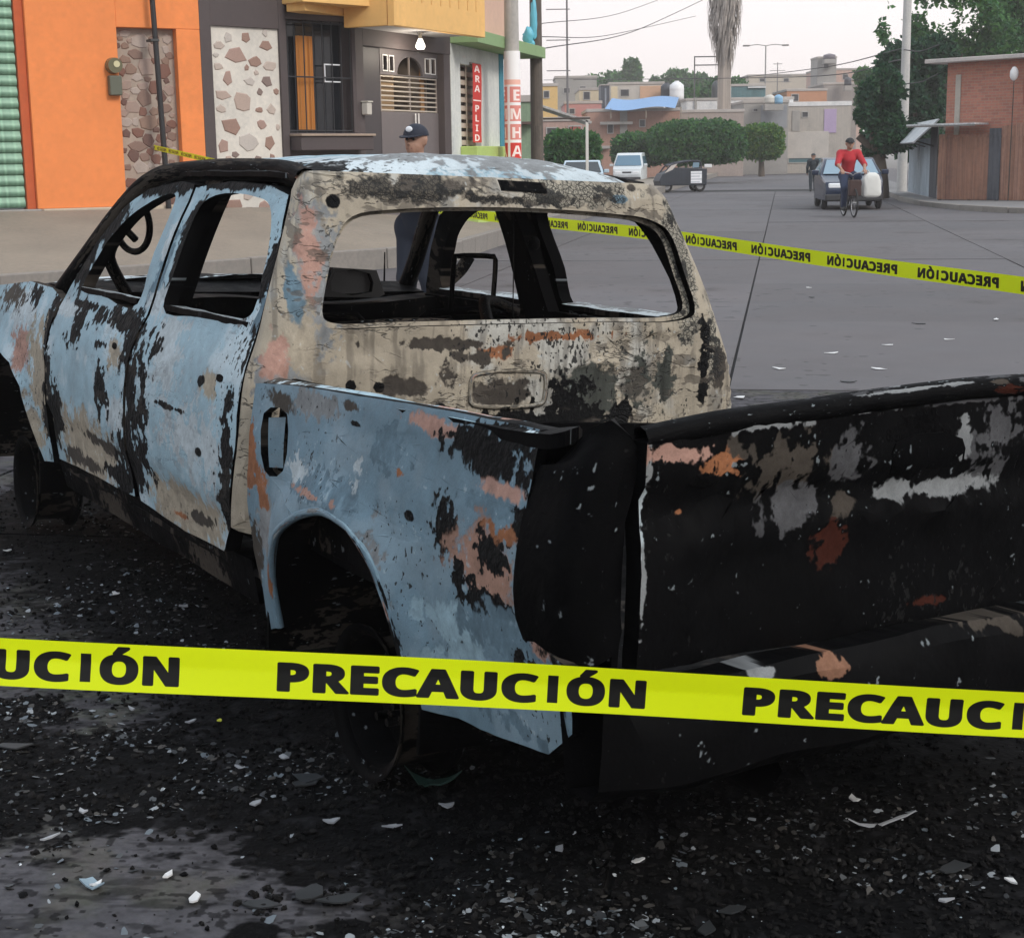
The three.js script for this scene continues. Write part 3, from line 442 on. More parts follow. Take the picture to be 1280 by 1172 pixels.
const BACK_SPOTS = [[0.658,1.408,0.075,0.269,8,0.7],[0.785,1.096,0.073,0.09,8,0.8],[0.646,1.408,0.045,0.178,8,0.8],[0.676,1.475,0.049,0.134,3,0.7],[0.732,1.186,0.059,0.091,2,0.7],[0.739,1.33,0.029,0.088,6,0.5],[0.797,1.153,0.048,0.067,3,0.6],[0.311,1.632,0.28,0.047,11,0.5],[-0.043,1.606,0.359,0.019,11,0.8],[-0.26,1.637,0.285,0.045,12,0.5],[0.591,1.585,0.022,0.021,5,0.3],[-0.413,1.621,0.057,0.017,6,0.5],[-0.469,1.656,0.023,0.016,7,0.5],[-0.633,1.417,0.066,0.257,12,0.6],[-0.751,1.157,0.041,0.159,12,0.6],[-0.775,1.024,0.034,0.107,7,1.2],[0.088,1.144,0.057,0.029,4,1.1],[0.138,1.131,0.085,0.024,7,1.3],[0.389,1.056,0.108,0.03,7,0.8],[0.475,1.055,0.018,0.019,5,0.6],[0.565,1.062,0.015,0.016,5,0.6],[0.247,1.081,0.05,0.029,7,1.2],[0.039,1.028,0.109,0.04,7,0.7],[0.221,1.176,0.167,0.014,7,1.3],[-0.147,1.194,0.181,0.015,4,1.3],[-0.258,1.015,0.173,0.092,13,0.7],[-0.458,1.06,0.063,0.093,13,1.1],[-0.561,1.036,0.039,0.089,13,1.0],[-0.4,0.941,0.037,0.047,5,0.9],[-0.154,0.994,0.09,0.066,5,1.1],[0.019,0.926,0.389,0.035,5,0.6],[0.406,0.979,0.161,0.019,5,0.9],[0.613,1.022,0.077,0.014,5,0.9],[-0.655,0.975,0.046,0.08,2,0.6],[-0.715,1.092,0.02,0.133,5,1.2]];
const TAILGATE_SPOTS = [[0.755,1.018,0.008,0.111,1,1.6],[0.75,0.868,0.006,0.081,8,1.6],[0.752,1.104,0.008,0.034,8,1.4],[0.66,1.129,0.071,0.016,3,1.2],[0.557,1.099,0.045,0.028,4,1.4],[0.703,1.14,0.024,0.012,3,0.9],[0.389,1.107,0.13,0.056,7,1.3],[0.214,1.094,0.062,0.072,16,1.0],[0.338,1.001,0.08,0.041,16,1.2],[0.216,0.995,0.059,0.034,7,1.0],[-0.026,1.017,0.18,0.025,8,0.9],[-0.027,1.01,0.124,0.015,8,1.2],[-0.2,1.119,0.13,0.065,16,1.1],[-0.11,1.141,0.025,0.071,8,1.2],[0.261,0.927,0.04,0.038,14,1.3],[0.022,1.139,0.096,0.046,5,0.9],[0.467,1.176,0.126,0.011,8,1.3],[0.234,1.196,0.137,0.01,8,1.3],[-0.091,1.204,0.151,0.009,16,1.2],[-0.065,0.758,0.06,0.014,14,1.0],[0.656,1.011,0.015,0.01,4,1.0],[0.601,1.071,0.04,0.013,5,1.0]];
const BUMPER_SPOTS = [[0.361,0.695,0.026,0.016,9,1.5],[0.432,0.732,0.086,0.007,16,1.3],[0.103,0.744,0.144,0.007,8,1.2],[0.512,0.709,0.029,0.01,8,1.2],[-0.091,0.712,0.101,0.018,7,1.3]];
const railMat_ = {};
const doorMat = scorch(1792, 768, [1.6, 4.95, 0.34, 1.76], 0, DOOR_SPOTS, { pale: 0.6, seed: 0, flake: 0.25 });
const bedMat = scorch(1408, 640, [-0.15, 1.85, 0.34, 1.24], 15, BED_SPOTS, { pale: 0.12, seed: 11, fleck: -0.03 });
const backMat = scorch(1408, 768, [-1.1, 1.1, 0.6, 1.72], 2, BACK_SPOTS, { pale: 0.35, seed: 23, stain: 0.7, crackle: 0.1, fleck: -0.005, flake: 0.9 });
const tailMat = scorch(1024, 384, [-0.85, 0.85, 0.6, 1.26], 5, TAILGATE_SPOTS, { seed: 37, spec: 0.12 });
const bumpMat = scorch(768, 192, [-0.9, 0.9, 0.45, 0.8], 5, BUMPER_SPOTS, { seed: 41, spec: 0.12 });
const roofMat = scorch(768, 640, [1.75, 3.5, -0.72, 0.72], 1, [[2.0, 0.6, 0.35, 0.16, 5, 0.9], [2.6, 0.62, 0.6, 0.14, 5, 0.6], [3.2, 0.55, 0.4, 0.22, 5, 0.6], [3.3, 0.2, 0.25, 0.5, 5, 0.8], [3.3, -0.4, 0.25, 0.4, 7, 0.8], [1.9, 0.66, 0.12, 0.06, 3, 0.6], [2.5, 0.0, 0.7, 0.4, 0, 1.0], [2.0, -0.1, 0.12, 0.5, 8, 0.9], [2.4, -0.5, 0.4, 0.12, 8, 0.9]], { seed: 53, pale: 0.5, crackle: 0.0, fleck: -0.02 });
const hoodMat = scorch(512, 512, [3.9, 4.95, -0.85, 0.85], 1, [[4.1, 0.7, 0.12, 0.08, 5, 0.9], [4.6, 0.75, 0.4, 0.06, 5, 0.8], [4.3, -0.2, 0.4, 0.4, 8, 1.0], [4.1, 0, 0.1, 0.8, 5, 0.7]], { seed: 59 });
const charMat = scorch(512, 512, [0, 1, 0, 1], 5, [[0.3, 0.4, 0.2, 0.15, 7, 1.2], [0.7, 0.7, 0.2, 0.1, 7, 1.2]], { seed: 67, fleck: -0.05, spec: 0.07 });
for (const k of ['map', 'bumpMap', 'roughnessMap']) charMat[k].wrapS = charMat[k].wrapT = THREE.RepeatWrapping;
charMat.userData.range = [0, 1, 0, 1];
const sillMat = scorch(512, 128, [0, 1, 0, 0.25], 1, [[0.5, 0.02, 0.6, 0.03, 8, 1]], { seed: 71, fleck: 0.02 });
for (const k of ['map', 'bumpMap', 'roughnessMap']) sillMat[k].wrapS = sillMat[k].wrapT = THREE.RepeatWrapping;

const hermite = (xs, ys) => x => {
  const n = xs.length; if (x <= xs[0]) return ys[0]; if (x >= xs[n - 1]) return ys[n - 1];
  let i = 0; while (x > xs[i + 1]) i++;
  const h = xs[i + 1] - xs[i], t = (x - xs[i]) / h, sl = k => k <= 0 || k >= n - 1 ? (k <= 0 ? (ys[1] - ys[0]) / (xs[1] - xs[0]) : (ys[n - 1] - ys[n - 2]) / (xs[n - 1] - xs[n - 2])) : (ys[k + 1] - ys[k - 1]) / (xs[k + 1] - xs[k - 1]);
  const t2 = t * t, t3 = t2 * t; return (2 * t3 - 3 * t2 + 1) * ys[i] + (t3 - 2 * t2 + t) * h * sl(i) + (-2 * t3 + 3 * t2) * ys[i + 1] + (t3 - t2) * h * sl(i + 1);
};
const cabY = hermite([0.40, 0.55, 0.75, 0.92, 1.08, 1.2, 1.4, 1.58, 1.66, 1.72], [0.83, 0.86, 0.885, 0.888, 0.865, 0.815, 0.745, 0.668, 0.62, 0.5]);
const bedY = hermite([0.4, 0.55, 0.75, 0.9, 1.05, 1.12, 1.18], [0.835, 0.86, 0.89, 0.895, 0.88, 0.872, 0.845]);
const backX = hermite([0.6, 0.9, 1.22, 1.555, 1.62, 1.68, 1.74], [1.70, 1.70, 1.705, 1.785, 1.80, 1.845, 1.95]);
const T = (X, Y, Z) => [X, Z - 0.142, -Y];                                // vehicle axes (forward, left, up) to the group's axes
const dent = (a, b, k = 0.006, s = 400) => k * 2 * (fbm(a * 5, b * 5, 3, s) - 0.5) + k * 0.8 * (fbm(a * 17, b * 17, 2, s + 9) - 0.5);
function plate(outline, holes, depth, map, mat, edge = 0.07, creased = 0.75) {
  let g = extrude(outline, depth, 0, holes); g.deleteAttribute('uv'); g.deleteAttribute('normal'); g = new TessellateModifier(edge, 9).modify(g);
  const p = g.attributes.position, n = p.count, uv = new Float32Array(n * 2), r = mat.userData.range || [0, 1, 0, 1];
  let det = 0; const q = [[0, 0, 0], [1e-3, 0, 0], [0, 1e-3, 0], [0, 0, 1e-3]].map(e => map(p.getX(0) + e[0], p.getY(0) + e[1], e[2])), D = [1, 2, 3].map(i => V(q[i][0] - q[0][0], q[i][1] - q[0][1], q[i][2] - q[0][2]));
  det = D[0].dot(D[1].clone().cross(D[2]));
  const flag = []; for (let i = 0; i < n; i += 3) flag[i] = Math.max(p.getZ(i), p.getZ(i + 1), p.getZ(i + 2)) < 1e-5;
  for (let i = 0; i < n; i++) { const u = p.getX(i), v = p.getY(i), w = p.getZ(i); uv[i * 2] = (u - r[0]) / (r[1] - r[0]); uv[i * 2 + 1] = (v - r[2]) / (r[3] - r[2]); p.setXYZ(i, ...map(u, v, w)); }
  g.setAttribute('uv', new THREE.BufferAttribute(uv, 2));
  if (det < 0) for (let i = 0; i < n; i += 3) for (const a of [g.attributes.position, g.attributes.uv]) { const k = a.itemSize; for (let e = 0; e < k; e++) { const x = a.array[(i + 1) * k + e]; a.array[(i + 1) * k + e] = a.array[(i + 2) * k + e]; a.array[(i + 2) * k + e] = x; } }
  // outer face keeps its painted skin, edges and inner face are charred
  const a = g.attributes.position.array, b = g.attributes.uv.array, outer = [], rest = [];
  for (let i = 0; i < n; i += 3) (flag[i] ? outer : rest).push(i);
  const np = new Float32Array(a.length), nu = new Float32Array(b.length); let k = 0; for (const i of [...outer, ...rest]) { np.set(a.subarray(i * 3, i * 3 + 9), k * 9); nu.set(b.subarray(i * 2, i * 2 + 6), k * 6); k++; }
  let h = new THREE.BufferGeometry(); h.setAttribute('position', new THREE.BufferAttribute(np, 3)); h.setAttribute('uv', new THREE.BufferAttribute(nu, 2)); h = toCreasedNormals(h, creased);
  if (mat !== charMat) { h.clearGroups(); h.addGroup(0, outer.length * 3, 0); h.addGroup(outer.length * 3, rest.length * 3, 1); h.userData.two = true; }
  return h;
}
const truck = thing('burnt_pickup', 'burnt out double cab pickup wreck with blue grey doors and charred tailgate', 'pickup truck', [TRUCK.x, 0, TRUCK.z], Math.PI / 2 + TRUCK.a);
truck.rotation.order = 'YXZ'; truck.rotation.x = 0.053;
const flare = (X, Z, cx, cz, r) => 0.035 * (1 - sstep(0.02, 0.13, Math.abs(Math.hypot(X - cx, (Z - cz) * 1.05) - r)));
const crease = (X, Z) => { const z = 0.70 + (X - 2.0) * 0.03; return -0.016 * sstep(-0.05, 0.0, z - Z) * 0 + (Z < z ? -0.018 * sstep(0, 0.05, z - Z) : 0); };
const sideMap = s => (u, v, w) => T(u, s * (cabY(v) + (v < 1.15 ? crease(u, v) : 0) + dent(u, v) - w), v);
const fenderMap = s => (u, v, w) => T(u, s * (cabY(v) + flare(u, v, 4.55, 0.47, 0.44) + dent(u, v) - w), v);
const sag = (s, X) => s < 0 ? -0.165 * Math.pow(cl(X / 1.6), 1.3) : 0;             // the far side of the bed has sunk at its front end
const bedMap = s => (u, v, w) => T(u, s * (bedY(v) + flare(u, v, 1.10, 0.40, 0.44) + dent(u, v, 0.008, 430) - w), v + sag(s, u) * sstep(0.5, 1.0, v));
const rearDoor = [[1.98, 0.54], [2.34, 0.53], [2.79, 0.55], [2.825, 0.645], [2.80, 0.9], [2.775, 1.06], [2.75, 1.19], [2.75, 1.41], [2.76, 1.615], [2.475, 1.638], [2.1, 1.626], [1.95, 1.60], [1.87, 1.45], [1.825, 1.245], [1.785, 1.07], [1.78, 0.886], [1.84, 0.71]];
const rearHole = rounded([[2.64, 1.225], [2.642, 1.36], [2.645, 1.555], [2.55, 1.592], [2.2, 1.592], [2.05, 1.565], [1.955, 1.47], [1.895, 1.265], [1.96, 1.235], [2.34, 1.215]], 4);
const frontDoor = [[2.85, 0.553], [3.35, 0.55], [3.83, 0.535], [3.825, 0.77], [3.825, 0.96], [3.79, 1.14], [3.75, 1.225], [3.60, 1.40], [3.43, 1.535], [3.25, 1.605], [2.95, 1.635], [2.785, 1.625], [2.775, 1.41], [2.775, 1.19], [2.80, 1.06], [2.825, 0.9], [2.85, 0.645]];
const frontHole = rounded([[3.60, 1.232], [3.50, 1.375], [3.38, 1.475], [3.22, 1.545], [2.95, 1.59], [2.905, 1.55], [2.90, 1.34], [2.905, 1.215], [3.3, 1.215]], 4);
for (const s of [1, -1]) {
  const side = s > 0 ? '' : 'far ';
  const rd = mesh('rear_door', plate(rearDoor, [rearHole], 0.05, sideMap(s), doorMat), doorMat, truck), fd = mesh('front_door', plate(frontDoor, [frontHole], 0.05, sideMap(s), doorMat), doorMat, truck);
  // window sill ledges with ash on them, door handles' sockets
  for (const [d, a, b] of [[rd, 1.9, 2.62], [fd, 2.92, 3.6]]) {
    mesh('window_sill', plate([[a, 0], [b, 0], [b, 0.07], [a, 0.07]], [], 0.02, (u, v, w) => T(u, s * (0.808 - v), 1.235 - w - 0.15 * v + 0.01 * (fbm(u * 9, v * 20, 3, 5) - 0.5)), sillMat, 0.06), sillMat, d);
    mesh('inner_skin', plate([[a - 0.02, 0.56], [b + 0.06, 0.56], [b + 0.02, 1.2], [a - 0.02, 1.2]], [], 0.012, (u, v, w) => T(u, s * (cabY(v) - 0.12 - w + dent(u, v, 0.02, 470)), v), charMat, 0.12), charMat, d);
    mesh('handle_socket', plate(rounded([[a + 0.03, 1.058], [a + 0.075, 1.06], [a + 0.075, 1.074], [a + 0.03, 1.072]], 3), [], 0.012, (u, v, w) => T(u, s * (cabY(v) + 0.002 + dent(u, v) - w), v), charMat, 0.05), charMat, d);
  }
  // pillar, roof rail and sill
  const rail = [[3.99, 1.19], [3.80, 1.33], [3.62, 1.475], [3.44, 1.60], [3.26, 1.655], [2.77, 1.675], [2.2, 1.668], [1.95, 1.64]].map(([x, z]) => { const y = cabY(z) - 0.035 - (x > 3.4 ? (x - 3.4) * 0.02 : 0); return T(x, s * y, z + 0.004); });
  mesh('roof_rail', tube(rail, 0.036, 60, 10), charMat, truck);
  mesh('rocker', plate([[1.86, 0.40], [3.95, 0.40], [3.95, 0.54], [1.86, 0.535]], [], 0.1, (u, v, w) => T(u, s * (cabY(v) - 0.05 + dent(u, v, 0.008) - w), v), charMat, 0.12), charMat, truck);
  mesh('centre_pillar', plate([[2.70, 0.55], [2.90, 0.55], [2.86, 1.2], [2.85, 1.64], [2.68, 1.64], [2.68, 1.2]], [], 0.05, (u, v, w) => T(u, s * (cabY(v) - 0.055 - w), v), charMat, 0.1), charMat, truck);
  // front wing
  const wing = [[3.85, 0.52], [4.0, 0.50], [4.06, 0.63], [4.16, 0.79], [4.30, 0.875], [4.43, 0.905], [4.6, 0.91], [4.78, 0.87], [4.92, 0.76], [5.0, 0.6], [5.08, 0.6], [5.09, 0.95], [5.05, 1.10], [4.82, 1.165], [4.34, 1.21], [3.98, 1.205], [3.80, 1.17], [3.838, 1.0], [3.84, 0.77]];
  mesh('front_wing', plate(wing, [], 0.03, fenderMap(s), doorMat), doorMat, truck);
  // bed side: wheel arch cut out, filler recess open on the left
  const arch = [[0.70, 0.50], [0.715, 0.557], [0.755, 0.662], [0.822, 0.755], [0.93, 0.815], [1.02, 0.83], [1.115, 0.828], [1.267, 0.785], [1.418, 0.705], [1.495, 0.573], [1.49, 0.43]];
  const sideOut = [[1.61, 1.09], [1.36, 1.11], [0.59, 1.146], [0.2, 1.155], [0.19, 1.10], [0.205, 0.99], [0.20, 0.86], [0.19, 0.74], [0.02, 0.72], [0.03, 0.58], [0.14, 0.50], [0.43, 0.462], [0.64, 0.449], ...arch, [1.56, 0.406], [1.66, 0.43], [1.685, 0.56], [1.685, 0.75], [1.665, 0.9], [1.65, 1.085]];
  const filler = [[1.575, 1.012], [1.43, 1.028], [1.42, 0.878], [1.55, 0.858]];
  const bs = mesh('bed_side', plate(sideOut, s > 0 ? [rounded(filler, 3)] : [], 0.025, bedMap(s), bedMat), bedMat, truck);
  if (s > 0) {
    mesh('filler_recess', plate([[1.40, 0.85], [1.6, 0.85], [1.6, 1.03], [1.40, 1.03]], [], 0.01, (u, v, w) => T(u, bedY(v) - 0.055 - w, v), charMat, 0.1), charMat, bs);
    mesh('filler_flap', plate([[1.505, 0.87], [1.555, 0.865], [1.57, 1.0], [1.51, 1.008]], [], 0.008, (u, v, w) => T(u, bedY(v) - 0.012 - (1.57 - u) * 0.4 - w, v), bedMat, 0.05), bedMat, bs);
    mesh('filler_neck', tube([T(1.47, 0.845, 0.95), T(1.47, 0.81, 0.94), T(1.46, 0.78, 0.90)], 0.035, 8, 12), charMat, bs);
  }
  mesh('bed_rail', plate([[0.15, 0.0], [1.62, 0.0], [1.62, 0.09], [0.22, 0.09], [0.15, 0.075], [0.115, 0.045], [0.12, 0.015]], [], 0.03, (u, v, w) => T(u, s * (0.868 - v), hermiteRail(u) + 0.012 * Math.sin(Math.PI * cl(v / 0.09)) + dent(u, v, 0.006, 440) - w + sag(s, u)), bedRailMat(), 0.06), bedRailMat(), truck);
  mesh('arch_lip', tube(arch.map(([x, z]) => T(x, s * (bedY(z) + 0.03), z)), 0.012, 50, 8), bedMat, truck);
  mesh('inner_bed_wall', plate([[0.02, 0.66], [1.6, 0.66], [1.6, 1.1], [0.02, 1.13]], [], 0.015, (u, v, w) => T(u, s * (0.79 - w + dent(u, v, 0.01, 450)), v + sag(s, u) * sstep(0.6, 1.0, v)), charMat, 0.12), charMat, truck);
  mesh('wheel_well', plate([[-1.7, 0.45], [1.7, 0.45], [1.7, 0.88], [-1.7, 0.88]], [], 0.01, (u, v, w) => { const a = u / 1.7 * 1.75; return T(1.10 + Math.sin(a) * (0.46 - w), s * v, 0.42 + Math.cos(a) * (0.46 - w)); }, charMat, 0.12), charMat, truck);
  mesh('front_wheel_well', plate([[-1.7, 0.45], [1.7, 0.45], [1.7, 0.86], [-1.7, 0.86]], [], 0.01, (u, v, w) => { const a = u / 1.7 * 1.75; return T(4.55 + Math.sin(a) * (0.5 - w), s * v, 0.44 + Math.cos(a) * (0.48 - w)); }, charMat, 0.12), charMat, truck);
  // tail lamp hollow, burnt out, rounded over the corner
  const lampMap = (u, v, w) => { const r = 0.075, hw = bedY(v) - 0.006; const arc = u - 0.10; let X, Y; if (u < 0) { X = 0.012 - 0.0 + w; Y = hw - r + u; } else if (u < Math.PI / 2 * r) { const a = u / r; X = 0.012 + r - (r - w) * Math.cos(a) ; Y = hw - r + (r - w) * Math.sin(a); } else { X = 0.012 + r + (u - Math.PI / 2 * r); Y = hw - w; } return T(X, s * (Y + 0.012 * Math.sin(v * 9)), v - 0.06 * sstep(1.08, 1.17, v) * (Math.abs(u - 0.06) / 0.12)); };
  mesh('tail_lamp_housing', plate(rounded([[-0.03, 0.74], [0.23, 0.73], [0.24, 0.95], [0.235, 1.10], [0.19, 1.165], [0.10, 1.195], [0.02, 1.185], [-0.03, 1.13], [-0.03, 0.95]], 4), [], 0.03, lampMap, charMat, 0.04), charMat, truck);
  // wheels: bare scorched rims resting on the ground
  for (const X of [1.10, 4.55]) {
    const rim = new THREE.LatheGeometry([[0.04, 0.02], [0.07, 0.03], [0.10, 0.015], [0.15, 0.02], [0.165, 0.05], [0.17, 0.09], [0.205, 0.1], [0.212, 0.088], [0.205, 0.08], [0.175, 0.06], [0.172, -0.08], [0.205, -0.1], [0.2, -0.085], [0.165, -0.07], [0.16, 0.03]].map(p => new THREE.Vector2(...p)), 36);
    rim.rotateX(s > 0 ? Math.PI / 2 : -Math.PI / 2); const wheel = mesh('wheel', rim.translate(...T(X, s * 0.70, 0.355 - s * 0.035)), charMat, truck);
    const dr = new THREE.CylinderGeometry(0.13, 0.13, 0.12, 24); dr.rotateX(Math.PI / 2); mesh('brake_drum', dr.translate(...T(X, s * 0.62, 0.36)), charMat, wheel);
    for (let k = 0; k < 6; k++) { const a = k / 6 * 6.283, q = new THREE.CylinderGeometry(0.012, 0.012, 0.05, 6); q.rotateX(Math.PI / 2); mesh('wheel_nut', q.translate(...T(X + 0.06 * Math.cos(a), s * 0.725, 0.355 - s * 0.035 + 0.06 * Math.sin(a))), charMat, wheel); }
  }
}
function hermiteRail(u) { return mixn(1.156, 1.09, cl((u - 0.0) / 1.62)) + (u < 0.2 ? 0.02 * (0.2 - u) / 0.2 : 0); }
function bedRailMat() { return railMat_.m || (railMat_.m = (() => { const m = scorch(768, 64, [0, 1.62, 0, 0.09], 0, [[0.12, 0.04, 0.34, 0.12, 5, 0.7], [0.6, 0.07, 0.2, 0.04, 3, 0.8], [1.5, 0.05, 0.2, 0.08, 7, 0.9]], { seed: 83, pale: 0.6 }); return m; })()); }
// cab back: wraps round both rear corners, big window opening, pressed panel below
const uAt = (X, Z) => { const hw = cabY(Z), r = 0.09, x0 = backX(Z), d = X - x0; if (d >= r) return hw - r + Math.PI / 2 * r + (d - r); return hw - r + r * Math.acos(cl(1 - d / r, -1, 1)); };
const backMap = (u, v, w) => {
  const hw = cabY(v), r = 0.09, x0 = backX(v) + dent(u, v, 0.004, 480), a = Math.abs(u), sg = Math.sign(u) || 1; let X, Y;
  const press = 0.010 * sstep(1.20, 1.185, v) * sstep(0.70, 0.67, a) - 0.008 * (1 - sstep(0.006, 0.016, Math.abs(v - 1.105))) * sstep(0.7, 0.6, a) - 0.006 * sstep(1.60, 1.625, v);
  if (a < hw - r) { X = x0 + w + press; Y = u; } else if (a < hw - r + Math.PI / 2 * r) { const t = (a - hw + r) / r; X = x0 + r - (r - w) * Math.cos(t) + press * Math.cos(t); Y = sg * (hw - r + (r - w) * Math.sin(t)); } else { X = x0 + r + (a - (hw - r + Math.PI / 2 * r)); Y = sg * (hw - w); }
  return T(X, Y, v);
};
const backHole = rounded([[0.66, 1.245], [0.64, 1.35], [0.585, 1.49], [0.53, 1.545], [0.4, 1.567], [0.0, 1.583], [-0.4, 1.572], [-0.53, 1.557], [-0.60, 1.52], [-0.645, 1.39], [-0.672, 1.262], [-0.62, 1.238], [-0.3, 1.234], [0.1, 1.232], [0.45, 1.228], [0.63, 1.228]], 4);
{
  const edgeX = hermite([0.62, 0.71, 0.886, 1.07, 1.245, 1.45, 1.6, 1.68], [1.86, 1.83, 1.77, 1.775, 1.812, 1.857, 1.935, 1.99]);
  const L = [], Rr = []; for (let i = 0; i <= 18; i++) { const z = mixn(0.64, 1.672, i / 18); L.push([uAt(edgeX(z), z), z]); Rr.push([-uAt(edgeX(z), z), z]); }
  const back = mesh('cab_back', plate([...L, ...Rr.reverse()], [backHole], 0.03, backMap, backMat, 0.05), backMat, truck);
  const inner = backHole.map(([y, z]) => [y * 0.965, 1.405 + (z - 1.405) * 0.93]), outer = backHole.map(([y, z]) => [y * 1.03, 1.405 + (z - 1.405) * 1.06]);
  mesh('window_frame', plate(outer, [inner.slice().reverse()], 0.02, (u, v, w) => { const q = backMap(u, v, w); q[0] += 0.034; return q; }, backMat, 0.05), backMat, back);
  const pr = [[0.155, 0.99], [-0.09, 0.985], [-0.10, 1.0], [-0.10, 1.065], [-0.09, 1.08], [0.155, 1.08], [0.165, 1.065], [0.165, 1.0]];
  mesh('vent_rim', new THREE.TubeGeometry(new THREE.CatmullRomCurve3(pr.map(([y, z]) => V(...T(backX(z) - 0.002 + 0.010, y, z))), true, 'centripetal'), 80, 0.0075, 6, true), backMat, back);
  mesh('brake_light_socket', plate([[0.025, 1.634], [-0.14, 1.630], [-0.143, 1.662], [0.025, 1.666]], [], 0.012, (u, v, w) => { const q = backMap(u, v, w); q[0] -= 0.004; return q; }, charMat, 0.05), charMat, back);
  // roof skin
  const zr = (X, Y) => 1.744 - 0.078 * Math.pow(Math.abs(Y) / 0.63, 2.4) - 0.075 * Math.pow(cl((2.06 - X) / 0.22), 2) - 0.085 * Math.pow(cl((X - 2.85) / 0.6), 2);
  const rw = X => 0.625;
  mesh('roof', plate([[1.838, -0.55], [1.86, -0.61], [1.95, -0.63], [3.40, -0.60], [3.46, -0.4], [3.48, 0], [3.46, 0.4], [3.40, 0.60], [1.95, 0.63], [1.86, 0.61], [1.838, 0.55], [1.835, 0]], [], 0.015, (u, v, w) => T(u, v, zr(u, v) + dent(u, v, 0.007, 500) - w), roofMat, 0.06), roofMat, truck);
  for (const y of [-0.35, 0.35]) mesh('roof_bow', tube([T(1.98, y * 0.2, 1.68), T(2.5, y, 1.69), T(3.3, y, 1.64)], 0.014, 16, 6), charMat, truck);
  mesh('windscreen_header', tube([T(3.42, 0.6, 1.6), T(3.47, 0.3, 1.645), T(3.48, 0, 1.655), T(3.47, -0.3, 1.645), T(3.42, -0.6, 1.6)], 0.03, 30, 8), charMat, truck);
}
// tailgate, bumper, bed
{
  const top = [[0.755, 1.155], [0.57, 1.178], [0.36, 1.192], [0.145, 1.208], [-0.1, 1.222], [-0.29, 1.225], [-0.5, 1.215], [-0.755, 1.185]], o = [[0.755, 0.70]]; 
  const out = [[-0.755, 0.70], [0.755, 0.70], ...top];
  const tgMap = (u, v, w) => T(0.012 * Math.cos(u * 2) - 0.02 + 0.022 * sstep(0.03, 0.0, Math.abs(v - 1.02) - 0.02) + 0.02 * sstep(1.0, 0.9, v) * sstep(0.62, 0.55, Math.abs(u)) + dent(u, v, 0.012, 520) + w, u, v);
  const tgt = mesh('tailgate', plate(out, [], 0.05, tgMap, tailMat, 0.045), tailMat, truck);
  mesh('tailgate_cap', tube(top.map(([y, z]) => T(0.005, y, z + 0.004)), 0.026, 60, 8), tailMat, tgt);
  const hsock = rounded([[0.1, 1.05], [-0.1, 1.05], [-0.1, 1.12], [0.1, 1.12]], 3); mesh('handle_socket', plate(hsock, [], 0.02, (u, v, w) => { const q = tgMap(u, v, w); q[0] -= 0.003; return q; }, charMat, 0.06), charMat, tgt);
  const prof = [[-0.02, 0.50], [-0.10, 0.50], [-0.135, 0.53], [-0.14, 0.60], [-0.135, 0.69], [-0.11, 0.72], [-0.03, 0.715], [0.02, 0.69]];
  const len = 36, p = [], uvs = []; const P = (i, k) => { const y = mixn(-0.88, 0.88, i / len), bend = 0.05 * Math.pow(Math.abs(y) / 0.88, 3), [x, z] = prof[k % prof.length]; const zz = z - (y > 0 ? 0.03 * sstep(0.4, 0.7, y) : 0) + 0.015 * (fbm(y * 4, k, 2, 8) - 0.5) + 0.02 * (y < 0.3 ? 1 : 0) * sstep(0.3, 0, y); return { q: T(x + bend + 0.012 * (fbm(y * 7, k * 3, 2, 9) - 0.5), y, zz), uv: [(y + 0.9) / 1.8, cl((z - 0.45) / 0.35)] }; };
  for (let i = 0; i < len; i++) for (let k = 0; k < prof.length; k++) for (const [a, b] of [[i, k], [i + 1, k], [i + 1, k + 1], [i, k], [i + 1, k + 1], [i, k + 1]]) { const e = P(a, b); p.push(...e.q); uvs.push(...e.uv); }
  const bg = new THREE.BufferGeometry(); bg.setAttribute('position', new THREE.Float32BufferAttribute(p, 3)); bg.setAttribute('uv', new THREE.Float32BufferAttribute(uvs, 2));
  mesh('rear_bumper', toCreasedNormals(bg, 0.6), bumpMat, truck);
  mesh('bed_floor', plate([[0.0, -0.78], [1.62, -0.78], [1.62, 0.78], [0.0, 0.78]], [], 0.02, (u, v, w) => T(u, v, 0.66 + 0.012 * Math.sin(v * 40) + dent(u, v, 0.01, 540) - w), charMat, 0.05), charMat, truck);
  mesh('bed_front_wall', plate([[-0.8, 0.64], [0.8, 0.64], [0.8, 0.985], [-0.8, 0.90]], [], 0.03, (u, v, w) => T(1.60 + w, u, v), charMat, 0.12), charMat, truck);
  for (const y of [-0.42, 0.42]) mesh('chassis_rail', tube([T(-0.02, y, 0.44), T(0.9, y, 0.50), T(1.3, y, 0.50), T(2.0, y, 0.38), T(4.2, y, 0.40), T(4.95, y, 0.46)], 0.05, 30, 6), charMat, truck);
  mesh('rear_axle', rod(T(1.10, 0.72, 0.36), T(1.10, -0.72, 0.36), 0.045, 0.045, 10), charMat, truck); mesh('front_axle', rod(T(4.55, 0.72, 0.36), T(4.55, -0.72, 0.36), 0.045, 0.045, 10), charMat, truck);
  mesh('cab_floor', plate([[1.75, -0.8], [4.0, -0.8], [4.0, 0.8], [1.75, 0.8]], [], 0.02, (u, v, w) => T(u, v, 0.5 + dent(u, v, 0.02, 560) - w), charMat, 0.15), charMat, truck);
}
